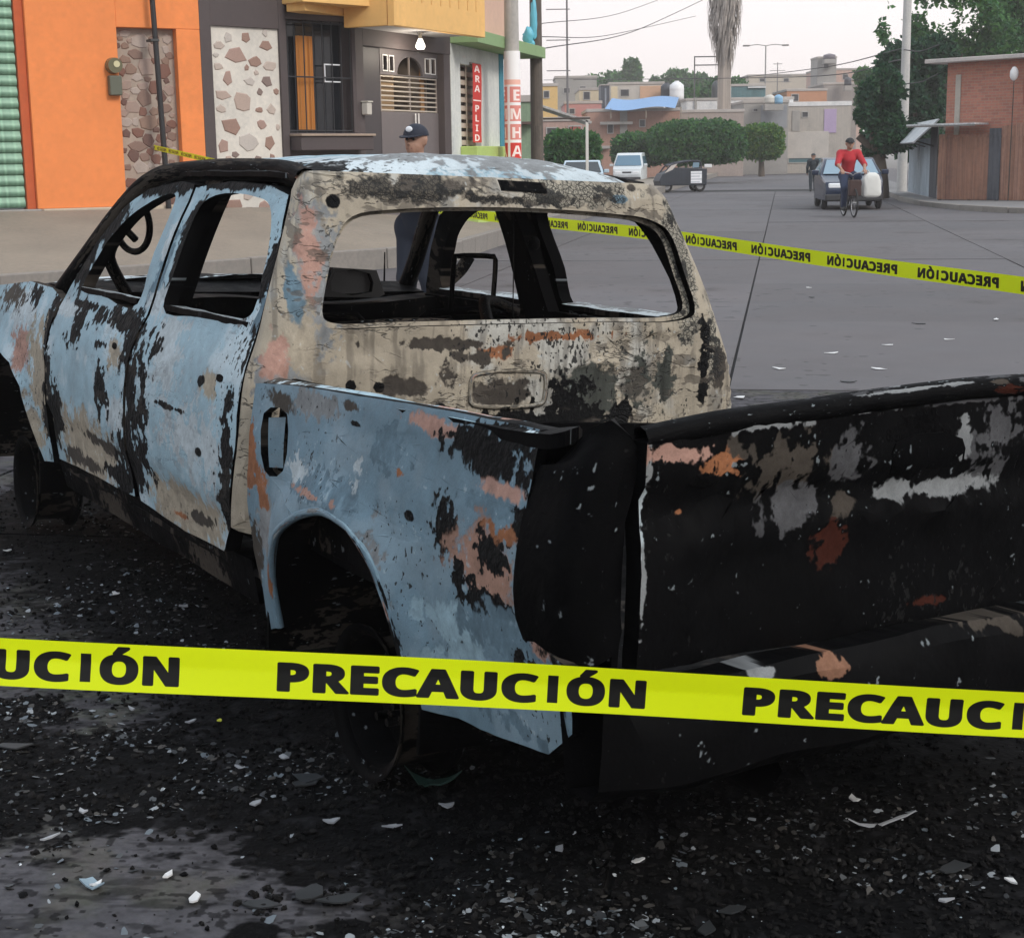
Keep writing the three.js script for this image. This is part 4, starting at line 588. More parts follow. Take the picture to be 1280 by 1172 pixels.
// bonnet, firewall, nose
{
  mesh('bonnet', plate([[3.99, -0.76], [4.5, -0.775], [4.95, -0.74], [5.06, -0.5], [5.08, 0], [5.06, 0.5], [4.95, 0.74], [4.5, 0.775], [3.99, 0.76]], [], 0.015, (u, v, w) => T(u, v, 1.255 - 0.05 * Math.pow(Math.abs(v) / 0.77, 3) - 0.12 * Math.pow(cl((u - 3.99) / 1.1), 2) + dent(u, v, 0.012, 580) - w), hoodMat, 0.07), hoodMat, truck);
  mesh('cowl', plate([[3.78, -0.76], [4.0, -0.76], [4.0, 0.76], [3.78, 0.76]], [], 0.02, (u, v, w) => T(u, v, 1.20 + 0.15 * (u - 3.78) - w), charMat, 0.1), charMat, truck);
  mesh('firewall', plate([[-0.78, 0.5], [0.78, 0.5], [0.78, 1.19], [-0.78, 1.19]], [], 0.02, (u, v, w) => T(3.96 + w, u, v), charMat, 0.15), charMat, truck);
  mesh('nose_panel', plate([[-0.8, 0.5], [0.8, 0.5], [0.8, 1.1], [-0.8, 1.1]], [], 0.06, (u, v, w) => T(5.02 + 0.03 * Math.cos(u * 1.6) + w, u, v), charMat, 0.12), charMat, truck);
  mesh('engine_block', box(4.15, 4.85, 0.42, 0.9, -0.35, 0.35, 0.05), charMat, truck);
}
// cabin: dash, wheel, seats stripped to their frames
{
  const dash = mesh('dashboard', plate([[-0.74, 0.72], [0.74, 0.72], [0.74, 1.17], [-0.74, 1.19]], [], 0.2, (u, v, w) => T(3.52 + w + 0.03 * Math.sin(u * 9) + 0.05 * (1.2 - v), u, v + 0.02 * Math.sin(u * 5)), charMat, 0.08), charMat, truck);
  const scr = mesh('display_shell', plate([[-0.20, 1.19], [-0.45, 1.185], [-0.48, 1.20], [-0.44, 1.30], [-0.24, 1.31]], [rounded([[-0.235, 1.215], [-0.42, 1.21], [-0.41, 1.285], [-0.25, 1.29]], 2)], 0.05, (u, v, w) => T(3.6 + w, u, v), M(0.06, 0.055, 0.05, 0.6)), M(0.07, 0.065, 0.06, 0.6), dash);
  mesh('display_back', box(...[3.63, 3.65], 1.2 - 0.142, 1.3 - 0.142, 0.22, 0.45, 0.004), M(0.12, 0.115, 0.11, 0.5), scr);
  const c = T(3.62, 0.60, 1.47), ring = new THREE.TorusGeometry(0.105, 0.013, 8, 36, 5.4); ring.rotateY(0.35); ring.rotateX(0.1); ring.rotateZ(0.5); ring.translate(...c);
  const sw = mesh('steering_wheel', ring, charMat, truck); mesh('steering_hub', tube([T(3.55, 0.62, 1.5), T(3.62, 0.64, 1.45), T(3.72, 0.66, 1.33), T(3.85, 0.5, 1.1)], 0.024, 16, 8), charMat, sw); mesh('steering_spoke', tube([T(3.60, 0.66, 1.55), T(3.62, 0.64, 1.47), T(3.64, 0.58, 1.41)], 0.014, 8, 6), charMat, sw);
  // grab hoop of the front seat, seat frames with wire
  const seat = (x, y, hoop) => {
    const s = new THREE.Group(); s.name = 'seat_frame'; truck.add(s);
    mesh('back_frame', tube([T(x, y - 0.22, 0.7), T(x - 0.1, y - 0.21, 1.15), T(x - 0.12, y - 0.1, 1.205), T(x - 0.12, y + 0.1, 1.205), T(x - 0.1, y + 0.21, 1.15), T(x, y + 0.22, 0.7)], 0.016, 40, 6), charMat, s);
    for (let k = 0; k < 6; k++) { const z = 0.78 + k * 0.07; mesh('spring_wire', tube([T(x - 0.02 * k, y - 0.21, z), T(x - 0.03 - 0.02 * k, y, z - 0.03 + 0.04 * R()), T(x - 0.02 * k, y + 0.21, z)], 0.005, 12, 4), charMat, s); }
    mesh('base_frame', tube([T(x, y - 0.22, 0.7), T(x + 0.45, y - 0.22, 0.72), T(x + 0.45, y + 0.22, 0.72), T(x, y + 0.22, 0.7)], 0.018, 30, 6), charMat, s);
    if (hoop) mesh('headrest_hoop', tube([T(x - 0.12, y - 0.085, 1.15), T(x - 0.14, y - 0.085, 1.38), T(x - 0.14, y - 0.065, 1.405), T(x - 0.14, y + 0.065, 1.405), T(x - 0.14, y + 0.085, 1.385), T(x - 0.12, y + 0.085, 1.15)], 0.0095, 50, 8), charMat, s);
  };
  srand(9); seat(2.66, -0.30, true); seat(2.66, 0.33, false);
  const bench = new THREE.Group(); bench.name = 'rear_bench'; truck.add(bench);
  mesh('back_roll', tube([T(1.83, 0.62, 1.20), T(1.82, 0.35, 1.215), T(1.82, 0.15, 1.205), T(1.83, 0.12, 1.15)], 0.032, 24, 10), charMat, bench);
  mesh('back_roll', tube([T(1.85, -0.02, 1.15), T(1.85, -0.1, 1.20), T(1.86, -0.3, 1.21), T(1.86, -0.62, 1.20)], 0.026, 24, 10), charMat, bench);
  mesh('back_panel', plate([[-0.66, 0.6], [0.66, 0.6], [0.66, 1.17], [-0.66, 1.17]], [], 0.03, (u, v, w) => T(1.86 + w + dent(u, v, 0.04, 600), u, v + 0.02 * Math.sin(u * 8)), charMat, 0.09), charMat, bench);
  mesh('wire_tangle', tube([T(1.9, 0.0, 1.22), T(2.1, -0.1, 1.27), T(2.3, -0.25, 1.26), T(2.4, -0.4, 1.22), T(2.6, -0.5, 1.19)], 0.02, 24, 6), charMat, bench);
  mesh('hanging_wire', tube([T(1.85, -0.05, 1.60), T(1.84, -0.052, 1.42), T(1.83, -0.05, 1.22)], 0.0022, 12, 4), charMat, truck);
  mesh('belt_anchor', new THREE.SphereGeometry(0.03, 10, 8).translate(...T(2.62, -0.60, 1.45)), charMat, truck);
  mesh('pillar_trim', plate([[2.58, 1.2], [2.78, 1.2], [2.76, 1.45], [2.74, 1.64], [2.62, 1.64], [2.61, 1.45]], [], 0.05, (u, v, w) => T(u, -(cabY(v) - 0.11 - w), v), charMat, 0.1), charMat, truck);
  mesh('wing_mirror_stub', tube([T(3.72, -0.84, 1.24), T(3.70, -0.90, 1.30), T(3.68, -0.93, 1.36)], 0.03, 8, 8), charMat, truck);
  mesh('aerial', rod(T(4.05, -0.70, 1.2), T(4.05, -0.70, 1.36), 0.005, 0.003, 5), charMat, truck);
}
// ---------------------------------------------------------------- right side of the street: brick house, sheet metal fences
const rustSheets = [[0.30, 0.155, 0.105], [0.27, 0.135, 0.09], [0.32, 0.17, 0.12], [0.24, 0.12, 0.085]].map(c => G(...c, 0.8, GR.metal)), slateSheet = G(0.075, 0.078, 0.09, 0.7, GR.metal), paleSheet = G(0.34, 0.40, 0.45, 0.6, GR.metal);
const brickMap = dataTex(512, 512, (u, v) => {
  const rows = 16, r = Math.floor(v * rows), x = u * 8 + (r % 2) * 0.5, c = Math.floor(x) % 8, fx = x - Math.floor(x), fy = v * rows - r;
  const m = fx < 0.05 || fy < 0.14, h = hash(c, r, 3), n = fbm(u * 30, v * 30, 3, 8); return m ? [0.34, 0.25, 0.2] : [0.40 + 0.12 * (h - 0.5) + 0.1 * (n - 0.5), 0.165 + 0.05 * (h - 0.5) + 0.05 * (n - 0.5), 0.115 + 0.03 * (h - 0.5)];
});
brickMap.repeat.set(1 / 1.9, 1 / 1.35);
const brickMat = new THREE.MeshStandardMaterial({ map: brickMap, bumpMap: brickMap, bumpScale: 0.01, roughness: 0.9 });
const F5 = new Front(1173, 48.6, 1290, 46.3);                              // front of the corner plot
{
  const b = F5.group('brick_house', 'red brick upper storey with thin slab roof behind the metal fence', 'house');
  const y0 = F5.on(1220, 166)[1] - 0.6, y1 = F5.on(1220, 76)[1], L = F5.len + 3.5;
  mesh('front_wall', box(0.02, L, 0.15, y1, -0.5, -0.3, 0.01), brickMat, b);
  mesh('side_wall', box(0.02, 0.22, 0.15, y1, -9, -0.5, 0.01), brickMat, b);
  mesh('roof_slab', box(-0.5, L + 0.3, y1, y1 + 0.12, -9, 0.15, 0.02), G(0.55, 0.5, 0.47, 0.85, GR.conc), b);
  const px = F5.on(1198, 120, -0.3)[0]; mesh('concrete_post', box(px - 0.09, px + 0.09, y0, y1 - 0.35, -0.34, -0.27, 0.01), G(0.42, 0.38, 0.33, 0.9, GR.conc), b);
  const wx = F5.on(1282, 115, -0.3)[0]; mesh('window', box(wx - 0.05, wx + 0.8, y1 - 1.3, y1 - 0.5, -0.33, -0.27, 0.01), M(0.28, 0.09, 0.07), b);
  b.updateMatrixWorld(true);
  const f = thing('metal_fence', 'rusty sheet metal fence below the red brick storey', 'fence', [F5.A[0], 0, F5.A[2]], F5.turn);
  const cuts = [[1173, 1183, 0], [1183, 1190, 3], [1190, 1236, 1], [1236, 1251, 9], [1251, 1257, 2], [1257, 1268, 0], [1268, 1277, 2], [1277, 1288, 1], [1288, 1300, 3], [1300, 1315, 0]]; srand(44);
  for (const [a, c, k] of cuts) {
    const xa = F5.on(a, 210)[0], xb = F5.on(c, 210)[0], yt = F5.on((a + c) / 2, a < 1236 ? 168 : 160 - (a - 1236) * 0.18)[1];
    const n = Math.max(2, Math.round((xb - xa) / 0.075)), pts = []; for (let i = 0; i <= n; i++) pts.push([mixn(xa, xb - 0.01, i / n), (i % 2 ? 0.012 : 0) + rr(-0.003, 0.003)]); for (let i = n; i >= 0; i--) pts.push([pts[i][0], pts[i][1] - 0.012]);
    const g = extrude(pts, yt - 0.17); g.rotateX(-Math.PI / 2); g.translate(0, 0.17, rr(-0.02, 0.02)); mesh('metal_sheet', boxUV(g), k === 9 ? slateSheet : rustSheets[k], f);
  }
  for (const a of [1175, 1212, 1246, 1290]) { const x = F5.on(a, 200)[0]; mesh('fence_post', box(x - 0.04, x + 0.04, 0.15, F5.on(a, 168)[1], -0.12, -0.04, 0.006), darkIron, f); }
  mesh('top_rail', box(0.02, L - 0.4, F5.on(1240, 172)[1], F5.on(1240, 172)[1] + 0.05, -0.1, -0.04, 0.004), M(0.16, 0.12, 0.1, 0.8), f);
  // white bag on a stick above the fence
  const bp = F5.on(1269, 170, -0.1), bw = b.localToWorld(V(bp[0], 0.15, 0.12)), st = thing('stick_with_bag', 'thin stick with a white bag on its tip above the fence', 'stick', bw.toArray());
  const hgt = F5.on(1269, 88)[1] - 0.15; mesh('stick', rod([0, 0, 0], [0.02, hgt - 0.2, 0], 0.016, 0.012, 6), M(0.05, 0.045, 0.04), st);
  const bag = new THREE.SphereGeometry(0.13, 10, 8), q = bag.attributes.position; for (let i = 0; i < q.count; i++) { const k = 1 + 0.35 * (fbm(q.getX(i) * 9, q.getY(i) * 9 + q.getZ(i) * 7, 2, 6) - 0.5); q.setXYZ(i, q.getX(i) * k, q.getY(i) * k * 1.5, q.getZ(i) * k * 0.7); } bag.translate(0.02, hgt - 0.1, 0); bag.computeVertexNormals(); mesh('bag', bag, M(0.75, 0.74, 0.74, 0.6), st);
  // side gate of pale corrugated sheets along the street
  const F6 = new Front(1137, 58.5, 1172, 49.4); const s = thing('sheet_gate', 'pale blue grey sheet metal gate with slanted awning beside the brick house', 'gate', [F6.A[0], 0, F6.A[2]], F6.turn);
  srand(45); const n = 9; for (let i = 0; i < n; i++) {
    const xa = F6.len * i / n, xb = F6.len * (i + 0.96) / n, pts = []; for (let k = 0; k <= 14; k++) pts.push([mixn(xa, xb, k / 14), k % 2 ? 0.02 : 0]); for (let k = 14; k >= 0; k--) pts.push([pts[k][0], pts[k][1] - 0.012]);
    const g = extrude(pts, i > 6 ? 2.2 : 1.85); g.rotateX(-Math.PI / 2); g.translate(0, 0.17, 0); mesh('metal_sheet', boxUV(g), i > 6 ? slateSheet : paleSheet, s);
  }
  const aw = extrude([[-0.9, 1.9], [-0.92, 1.94], [0.0, 2.75], [0.02, 2.70]], F6.len); aw.rotateY(Math.PI / 2); aw.scale(1, 1, -1); 
  const awn = box(0, F6.len, -0.025, 0.025, -0.02, 1.0, 0.004); awn.rotateX(0.75); awn.translate(0, 2.55, 0.0); mesh('awning', awn, G(0.5, 0.52, 0.53, 0.6, GR.metal), s);
  for (let i = 0; i < 4; i++) { const x = F6.len * (i + 0.2) / 3.5; mesh('awning_bracket', rod([x, 1.75, 0.03], [x, 1.95, 0.65], 0.02, 0.02, 6), darkIron, s); }
  const eave = box(-1.0, F5.len * 0.62, -0.03, 0.02, -0.2, 0.55, 0.006); const ev = thing('tin_eave', 'thin pale tin eave where brick meets the metal fence', 'eave', b.localToWorld(V(0, F5.on(1165, 156)[1], 0)).toArray(), F5.turn);
  mesh('tin_sheet', eave.scale(0.8, 1, 1), G(0.6, 0.6, 0.6, 0.5, GR.metal), ev); mesh('edge_batten', box(-0.8, F5.len * 0.49, -0.07, -0.03, 0.48, 0.52, 0.004), M(0.3, 0.28, 0.26), ev);
}
// ---------------------------------------------------------------- far buildings down the street
function farHouse(name, label, px0, px1, pyTop, far, mat, o = {}) {
  const A = at(px0, pyTop, far), B = at(px1, pyTop, far), w = B[0] - A[0], h = A[1] - (o.base || 0), d = o.depth || 8;
  const g = thing(name, label, o.category || 'house', [A[0], o.base || 0, A[2]], 0, o.group);
  mesh('wall', box(0, w, 0, h, -d, 0, 0.02), mat, g);
  mesh('parapet', box(-0.06, w + 0.06, h, h + (o.cap || 0.22), -d - 0.05, 0.06, 0.02), o.capMat || G(0.42, 0.38, 0.35, 0.9, GR.conc), g);
  for (const [x0, y0, x1, y1, m] of o.windows || []) {
    const a = at(x0, y1, far), c = at(x1, y0, far), wx0 = a[0] - A[0], wx1 = c[0] - A[0], wy0 = a[1] - (o.base || 0), wy1 = c[1] - (o.base || 0);
    const win = mesh('window', box(wx0, wx1, wy0, wy1, -0.02, 0.03, 0), m || M(0.05, 0.05, 0.055, 0.3), g); mesh('frame', merge([box(wx0 - 0.06, wx0, wy0 - 0.06, wy1 + 0.06, 0, 0.06, 0), box(wx1, wx1 + 0.06, wy0 - 0.06, wy1 + 0.06, 0, 0.06, 0), box(wx0, wx1, wy1, wy1 + 0.06, 0, 0.06, 0), box(wx0, wx1, wy0 - 0.06, wy0, 0, 0.06, 0)]), M(0.4, 0.38, 0.36), win);
  }
  for (const [x0, y0, x1, y1, m, out] of o.panels || []) { const a = at(x0, y1, far), c = at(x1, y0, far); mesh(o.panelName || 'panel', box(a[0] - A[0], c[0] - A[0], a[1] - (o.base || 0), c[1] - (o.base || 0), -0.1, out || 0.05, 0.01), m, g); }
  return g;
}
const cement = G(0.33, 0.31, 0.29, 0.9, GR.conc), cementPale = G(0.48, 0.44, 0.40, 0.9, GR.conc), brickFar = G(0.36, 0.21, 0.16, 0.9, GR.plaster2), cream = G(0.62, 0.52, 0.36, 0.85, GR.plaster), peach = G(0.58, 0.36, 0.24, 0.85, GR.plaster), whiteW = G(0.70, 0.69, 0.68, 0.85, GR.plaster2), pinkW = G(0.50, 0.24, 0.22, 0.85, GR.plaster);
farHouse('long_house', 'long low brick house behind the clipped trees', 734, 850, 140, 118, brickFar, { windows: [[760, 153, 766, 166], [800, 150, 806, 158]], panels: [[775, 138, 784, 172, cement, 0.2], [750, 152, 790, 156, cementPale, 0.7], [738, 182, 762, 186, cement, 0.5]], panelName: 'concrete_band' });
farHouse('grey_wall_house', 'low grey rendered house next to the long brick house', 850, 930, 141, 121, G(0.34, 0.28, 0.25, 0.9, GR.plaster2), { windows: [[870, 150, 880, 160]] });
farHouse('cement_house', 'bare grey cement house left of the blue tarpaulin', 694, 746, 98, 150, cement, { windows: [[705, 110, 712, 116], [725, 108, 732, 115]], depth: 6 });
farHouse('yellow_house', 'small yellow house beside the dark utility pole', 674, 697, 108, 120, G(0.66, 0.44, 0.18, 0.85, GR.plaster), { windows: [[680, 114, 686, 122]] });
farHouse('red_house', 'low red house below the bare cement house', 706, 752, 130, 128, pinkW, { windows: [[712, 136, 718, 142]] });
farHouse('pale_house', 'small pale flat roofed house above the red house', 724, 753, 113, 138, cream, { windows: [[730, 115, 737, 124]] });
farHouse('dark_shed', 'narrow dark metal shed between pale houses', 751, 762, 107, 132, G(0.09, 0.10, 0.12, 0.6, GR.metal), { cap: 0.1, depth: 3, panels: [[756, 110, 758, 136, G(0.3, 0.32, 0.36, 0.6, GR.metal), 0.06]], category: 'shed' });
farHouse('cream_house', 'cream rendered house with orange end above the blue tarpaulin', 762, 830, 106, 142, cementPale, { panels: [[800, 107, 829, 130, peach, 0.05], [764, 108, 772, 130, cream, 0.04]], windows: [[776, 112, 786, 120]] });
farHouse('white_wall_house', 'long white washed wall behind the palm trunk', 858, 992, 126, 135, whiteW, { panels: [[868, 122, 871, 141, cement, 0.15], [905, 124, 908, 141, cement, 0.15]], windows: [[930, 130, 940, 138]] });
farHouse('teal_fence_house', 'dark teal corrugated fence on a roof terrace', 912, 957, 108, 150, G(0.07, 0.15, 0.16, 0.6, GR.metal), { panels: [[912, 108, 914, 126, whiteW, 0.1], [935, 108, 957, 110, whiteW, 0.2]], category: 'fence', panelName: 'fence_post' });
farHouse('block_house', 'grey concrete block house at the bend of the street', 930, 986, 129, 128, cement, { panels: [[951, 131, 984, 160, G(0.27, 0.28, 0.30, 0.9, GR.conc), 0.05]], windows: [[942, 136, 947, 139]] });
farHouse('stone_house', 'stone grey two storey house with white slab roof and lilac wall', 981, 1064, 133, 132, G(0.40, 0.36, 0.32, 0.9, GR.plaster2), { cap: 0.35, capMat: whiteW, panels: [[1030, 136, 1046, 166, G(0.42, 0.32, 0.48, 0.85, GR.plaster), 0.06], [984, 164, 1036, 198, cementPale, 0.1], [990, 138, 1000, 164, cement, 0.06]], windows: [[1003, 140, 1010, 146], [986, 186, 1030, 203, M(0.06, 0.14, 0.16, 0.5)]] });
farHouse('brick_roof_house', 'orange brick house behind the white slab roof', 984, 1034, 114, 150, G(0.48, 0.24, 0.14, 0.9, GR.plaster2), { windows: [[990, 118, 998, 126]] });
farHouse('gable_house', 'brown grey house with a small roof tank beyond the brick house', 1030, 1072, 106, 158, G(0.30, 0.27, 0.25, 0.9, GR.plaster2), {});
farHouse('tower_house', 'tall pinkish house with a square stair tower', 1024, 1080, 88, 190, G(0.52, 0.36, 0.30, 0.9, GR.plaster2), { windows: [[1054, 93, 1060, 99], [1066, 93, 1072, 99]] });
farHouse('stair_tower', 'grey square stair tower on the tall pinkish house', 1022, 1046, 73, 189, cement, { depth: 4, windows: [[1030, 78, 1036, 85]] });
farHouse('beige_house', 'distant beige house with a long level roof', 936, 1022, 95, 230, G(0.46, 0.40, 0.33, 0.9, GR.plaster), { windows: [[950, 98, 956, 102], [980, 98, 986, 102]] });
farHouse('corner_house', 'green rendered wall beside the white and red pole', 620, 668, 128, 52, G(0.22, 0.30, 0.2, 0.85, GR.plaster2), { windows: [[627, 84 + 60, 634, 175]], panels: [[640, 152, 668, 156, M(0.10, 0.06, 0.05), 0.4]] });
farHouse('far_low_house', 'low pink and grey house under the lean-to awning', 668, 736, 152, 88, G(0.40, 0.27, 0.23, 0.9, GR.plaster2), { windows: [[684, 160, 696, 168], [712, 158, 726, 168, M(0.36, 0.08, 0.07, 0.7)]] });
{ // blue tarpaulin roof
  const a = at(764, 137, 116), b = at(852, 137, 116), c = at(790, 123, 122), w = b[0] - a[0], g = thing('blue_tarpaulin', 'blue tarpaulin stretched over the long brick house', 'tarpaulin', a);
  const pl = new THREE.PlaneGeometry(w, 6, 20, 8); pl.rotateX(-Math.PI / 2); const p = pl.attributes.position; for (let i = 0; i < p.count; i++) p.setXYZ(i, p.getX(i) + w / 2 + (0.5 - (p.getZ(i) + 3) / 6) * 0.9, 0.95 * (1 - (p.getZ(i) + 3) / 6) + 0.12 * Math.sin(p.getX(i) * 1.3) + 0.05, p.getZ(i) - 3); pl.computeVertexNormals(); mesh('sheet', pl, M(0.16, 0.30, 0.52, 0.6, { side: THREE.DoubleSide }), g);
  for (const t of [0, 0.5, 1]) mesh('prop', rod([w * t, -0.6, -0.3], [w * t, 0.1, -0.3], 0.05, 0.05, 6), M(0.3, 0.25, 0.2), g);
}
function waterTank(label, px, pyTop, pyBot, far, rad, mat) {
  const b = at(px, pyBot, far), t = at(px, pyTop, far), h = t[1] - b[1], g = thing('water_tank', label, 'water tank', b);
  const pts = [[0, 0], [rad, 0], [rad, h * 0.25], [rad * 1.03, h * 0.27], [rad, h * 0.3], [rad, h * 0.55], [rad * 1.03, h * 0.57], [rad, h * 0.6], [rad * 0.98, h * 0.78], [rad * 0.5, h * 0.93], [rad * 0.3, h * 0.95]].map(p => new THREE.Vector2(...p));
  mesh('shell', new THREE.LatheGeometry(pts, 20), mat, g); mesh('lid', new THREE.CylinderGeometry(rad * 0.32, rad * 0.34, h * 0.06, 16).translate(0, h * 0.97, 0), mat, g);
  mesh('stand', box(-rad, rad, -0.5, 0, -rad, rad, 0.02), cement, g);
}
waterTank('white rounded water tank above the blue tarpaulin', 846, 101, 126, 140, 0.62, M(0.75, 0.75, 0.76, 0.4));
waterTank('black water tank beside the white rounded tank', 833, 103, 125, 141, 0.5, M(0.04, 0.045, 0.055, 0.5));
waterTank('light blue water tank on the grey block house', 973, 118, 130, 127, 0.36, M(0.22, 0.42, 0.6, 0.5));
waterTank('off white water tank on the grey block house', 962, 118, 130, 127, 0.42, M(0.55, 0.53, 0.48, 0.5));
waterTank('dark water tank on the brown grey house', 1060, 96, 107, 157, 0.35, M(0.06, 0.06, 0.07, 0.5));
waterTank('dark water tank on the square stair tower', 1037, 67, 74, 188, 0.7, M(0.16, 0.14, 0.16, 0.5));
waterTank('black water tank with tall neck behind the palm', 895, 100, 128, 145, 0.4, M(0.05, 0.055, 0.06, 0.5));
{ // lean-to awning on posts
  const a = at(664, 128, 56), b = at(736, 152, 56), g = thing('lean_to_awning', 'sloping sheet metal awning on thin white posts', 'awning', [a[0], 0, a[2]]), w = b[0] - a[0];
  const ang = Math.atan2(a[1] - b[1], w), s = box(-0.1, Math.hypot(w, a[1] - b[1]) + 0.1, -0.04, 0.04, -3, 0, 0.01); s.rotateZ(-ang); s.translate(0, a[1], 0); mesh('sheet', s, G(0.42, 0.40, 0.39, 0.5, GR.metal), g);
  const e = box(-0.1, w + 0.05, -0.03, 0.03, -0.1, 0.02, 0.005); e.translate(0, b[1] + 0.12, 0); mesh('beam', e, M(0.06, 0.045, 0.04), g);
  for (const x of [0.05, w - 0.06]) mesh('post', box(x - 0.05, x + 0.05, 0.3, b[1] + 0.1, -0.1, 0, 0.006), M(0.66, 0.63, 0.6, 0.6), g);
}
// ---------------------------------------------------------------- poles and wires
function pole(label, px, py, far, y0, h, r0, r1, mat, name = 'utility_pole') { const b = at(px, py, far); const g = thing(name, label, 'pole', [b[0], y0, b[2]]); mesh('shaft', boxUVr(rod([0, 0, 0], [0, h, 0], r0, r1, 16)), mat, g); return g; }
function boxUVr(g) { const p = g.attributes.position, uv = g.attributes.uv; for (let i = 0; i < p.count; i++) uv.setXY(i, uv.getX(i) * 1.0, p.getY(i)); return g; }
{
  const g = pole('concrete pole with white and red painted lettering', 641, 150, 33.5, 0.3, 9, 0.165, 0.125, G(0.44, 0.41, 0.38, 0.85, GR.conc));
  const c = document.createElement('canvas'); c.width = 256; c.height = 1024; const x = c.getContext('2d'); x.fillStyle = '#f2efee'; x.fillRect(0, 0, 256, 1024); 
  x.fillStyle = '#f0b9a8'; x.fillRect(0, 170, 256, 30); x.textAlign = 'center'; x.textBaseline = 'middle'; x.font = 'bold 92px sans-serif';
  ['E', 'M', 'H', 'A', 'C', 'I', 'A'].forEach((t, i) => { for (const u of [0.12, 0.45, 0.78]) { const cx = u * 256 + 16, cy = 260 + i * 112; if (i !== 5) { x.fillStyle = i < 3 ? '#dc8a80' : '#d23a32'; x.fillRect(cx - 36, cy - 48, 72, 94); x.fillStyle = '#f7e7e2'; } else x.fillStyle = '#5c4a48'; x.fillText(t, cx, cy + 4); } });
  const t = new THREE.CanvasTexture(c); t.colorSpace = THREE.SRGBColorSpace;
  const y1 = at(641, 64, 33.5)[1] - 0.3, pg = new THREE.CylinderGeometry(0.168, 0.176, y1, 24, 1, true); pg.translate(0, y1 / 2, 0); pg.rotateY(-0.6); mesh('painted_band', pg, new THREE.MeshStandardMaterial({ map: t, roughness: 0.8 }), g);
}
{
  const g = pole('dark weathered utility pole with a light blue bag tied to it', 671, 150, 37, 0.3, 10, 0.15, 0.12, G(0.115, 0.095, 0.08, 0.9, GR.metal));
  const b = at(663, 40, 36.8), bag = thing('blue_bag', 'torn light blue plastic bag tied to the dark pole', 'bag', b);
  const lump = (cx, cy, rx, ry, sd) => { const s = new THREE.SphereGeometry(1, 14, 12), q = s.attributes.position; for (let i = 0; i < q.count; i++) { const k = 1 + 0.9 * (fbm(q.getX(i) * 3 + sd, q.getY(i) * 3 + q.getZ(i) * 2, 3, sd) - 0.5); q.setXYZ(i, cx + q.getX(i) * rx * k, cy + q.getY(i) * ry * k, q.getZ(i) * rx * 0.7 * k); } s.computeVertexNormals(); return s; };
  const bm = M(0.13, 0.48, 0.62, 0.45); mesh('bag_body', lump(-0.05, -0.1, 0.13, 0.2, 3), bm, bag); mesh('bag_tail', lump(0.08, 0.28, 0.075, 0.42, 8), bm, bag); mesh('knot', lump(0.02, -0.25, 0.07, 0.08, 5), bm, bag);
}
{
  const g = pole('pale concrete utility pole standing behind the pointed street tree', 1130, 150, 60, 0.15, 10, 0.19, 0.13, G(0.50, 0.49, 0.47, 0.85, GR.conc));
  mesh('crossarm', box(-1.0, 0.9, 8.2, 8.32, -0.06, 0.06, 0.01), G(0.2, 0.17, 0.14), g); for (const x of [-0.9, -0.4, 0.4, 0.8]) mesh('insulator', new THREE.CylinderGeometry(0.05, 0.07, 0.16, 8).translate(x, 8.4, 0), M(0.3, 0.2, 0.15, 0.3), g);
  const m = pole('thin lattice mast beyond the dark utility pole', 709, 60, 110, 0.3, 15, 0.09, 0.05, M(0.16, 0.15, 0.15), 'antenna_mast'); for (const y of [7, 9, 11]) mesh('arm', box(-1.4, 0.2, y, y + 0.06, -0.03, 0.03, 0.004), M(0.16, 0.15, 0.15), m);
  const l = pole('tall double armed street lamp far down the street', 957, 90, 175, 0, at(957, 57, 175)[1], 0.12, 0.07, M(0.3, 0.29, 0.28), 'street_lamp'); const ly = at(957, 57, 175)[1];
  mesh('arm', tube([[-1.9, ly + 0.02, 0], [-0.9, ly + 0.12, 0], [0, ly, 0], [0.9, ly + 0.12, 0], [1.9, ly + 0.02, 0]], 0.05, 20, 6), M(0.3, 0.29, 0.28), l); for (const x of [-2.1, 2.1]) mesh('lamp_head', box(x - 0.35, x + 0.35, ly - 0.06, ly + 0.1, -0.16, 0.16, 0.03), M(0.2, 0.19, 0.18), l);
  const an = pole('spiky roof aerial above the white wall', 972, 100, 150, at(972, 122, 150)[1], at(972, 78, 150)[1] - at(972, 122, 150)[1], 0.05, 0.04, M(0.2, 0.19, 0.19), 'roof_aerial'); for (const [y, w] of [[1.4, 1.2], [1.9, 1.3], [2.4, 0.7], [3.0, 0.4]]) mesh('element', box(-w, w, y, y + 0.05, -0.02, 0.02, 0), M(0.2, 0.19, 0.19), an);
  const bf = at(884, 82, 140), fr = thing('sign_frame', 'empty rectangular sign frame above the rooftops', 'frame', [bf[0], bf[1], bf[2]]); const w = at(896, 82, 140)[0] - bf[0] + 0.3, h = at(884, 70, 140)[1] - bf[1];
  mesh('frame', merge([box(-w, -w + 0.1, -3, h, -0.05, 0.05, 0), box(w - 0.1, w, -3, h, -0.05, 0.05, 0), box(-w, w, h - 0.1, h, -0.05, 0.05, 0), box(-w, w, 0, 0.1, -0.05, 0.05, 0)]), M(0.1, 0.1, 0.1), fr);
}
const wireMat = M(0.035, 0.033, 0.035, 0.8);
function wire(label, pts, r) { tag(mesh(numbered('overhead_wire'), tube(pts, r, 40, 5), wireMat), label, 'wire', 'overhead wires across the street'); }
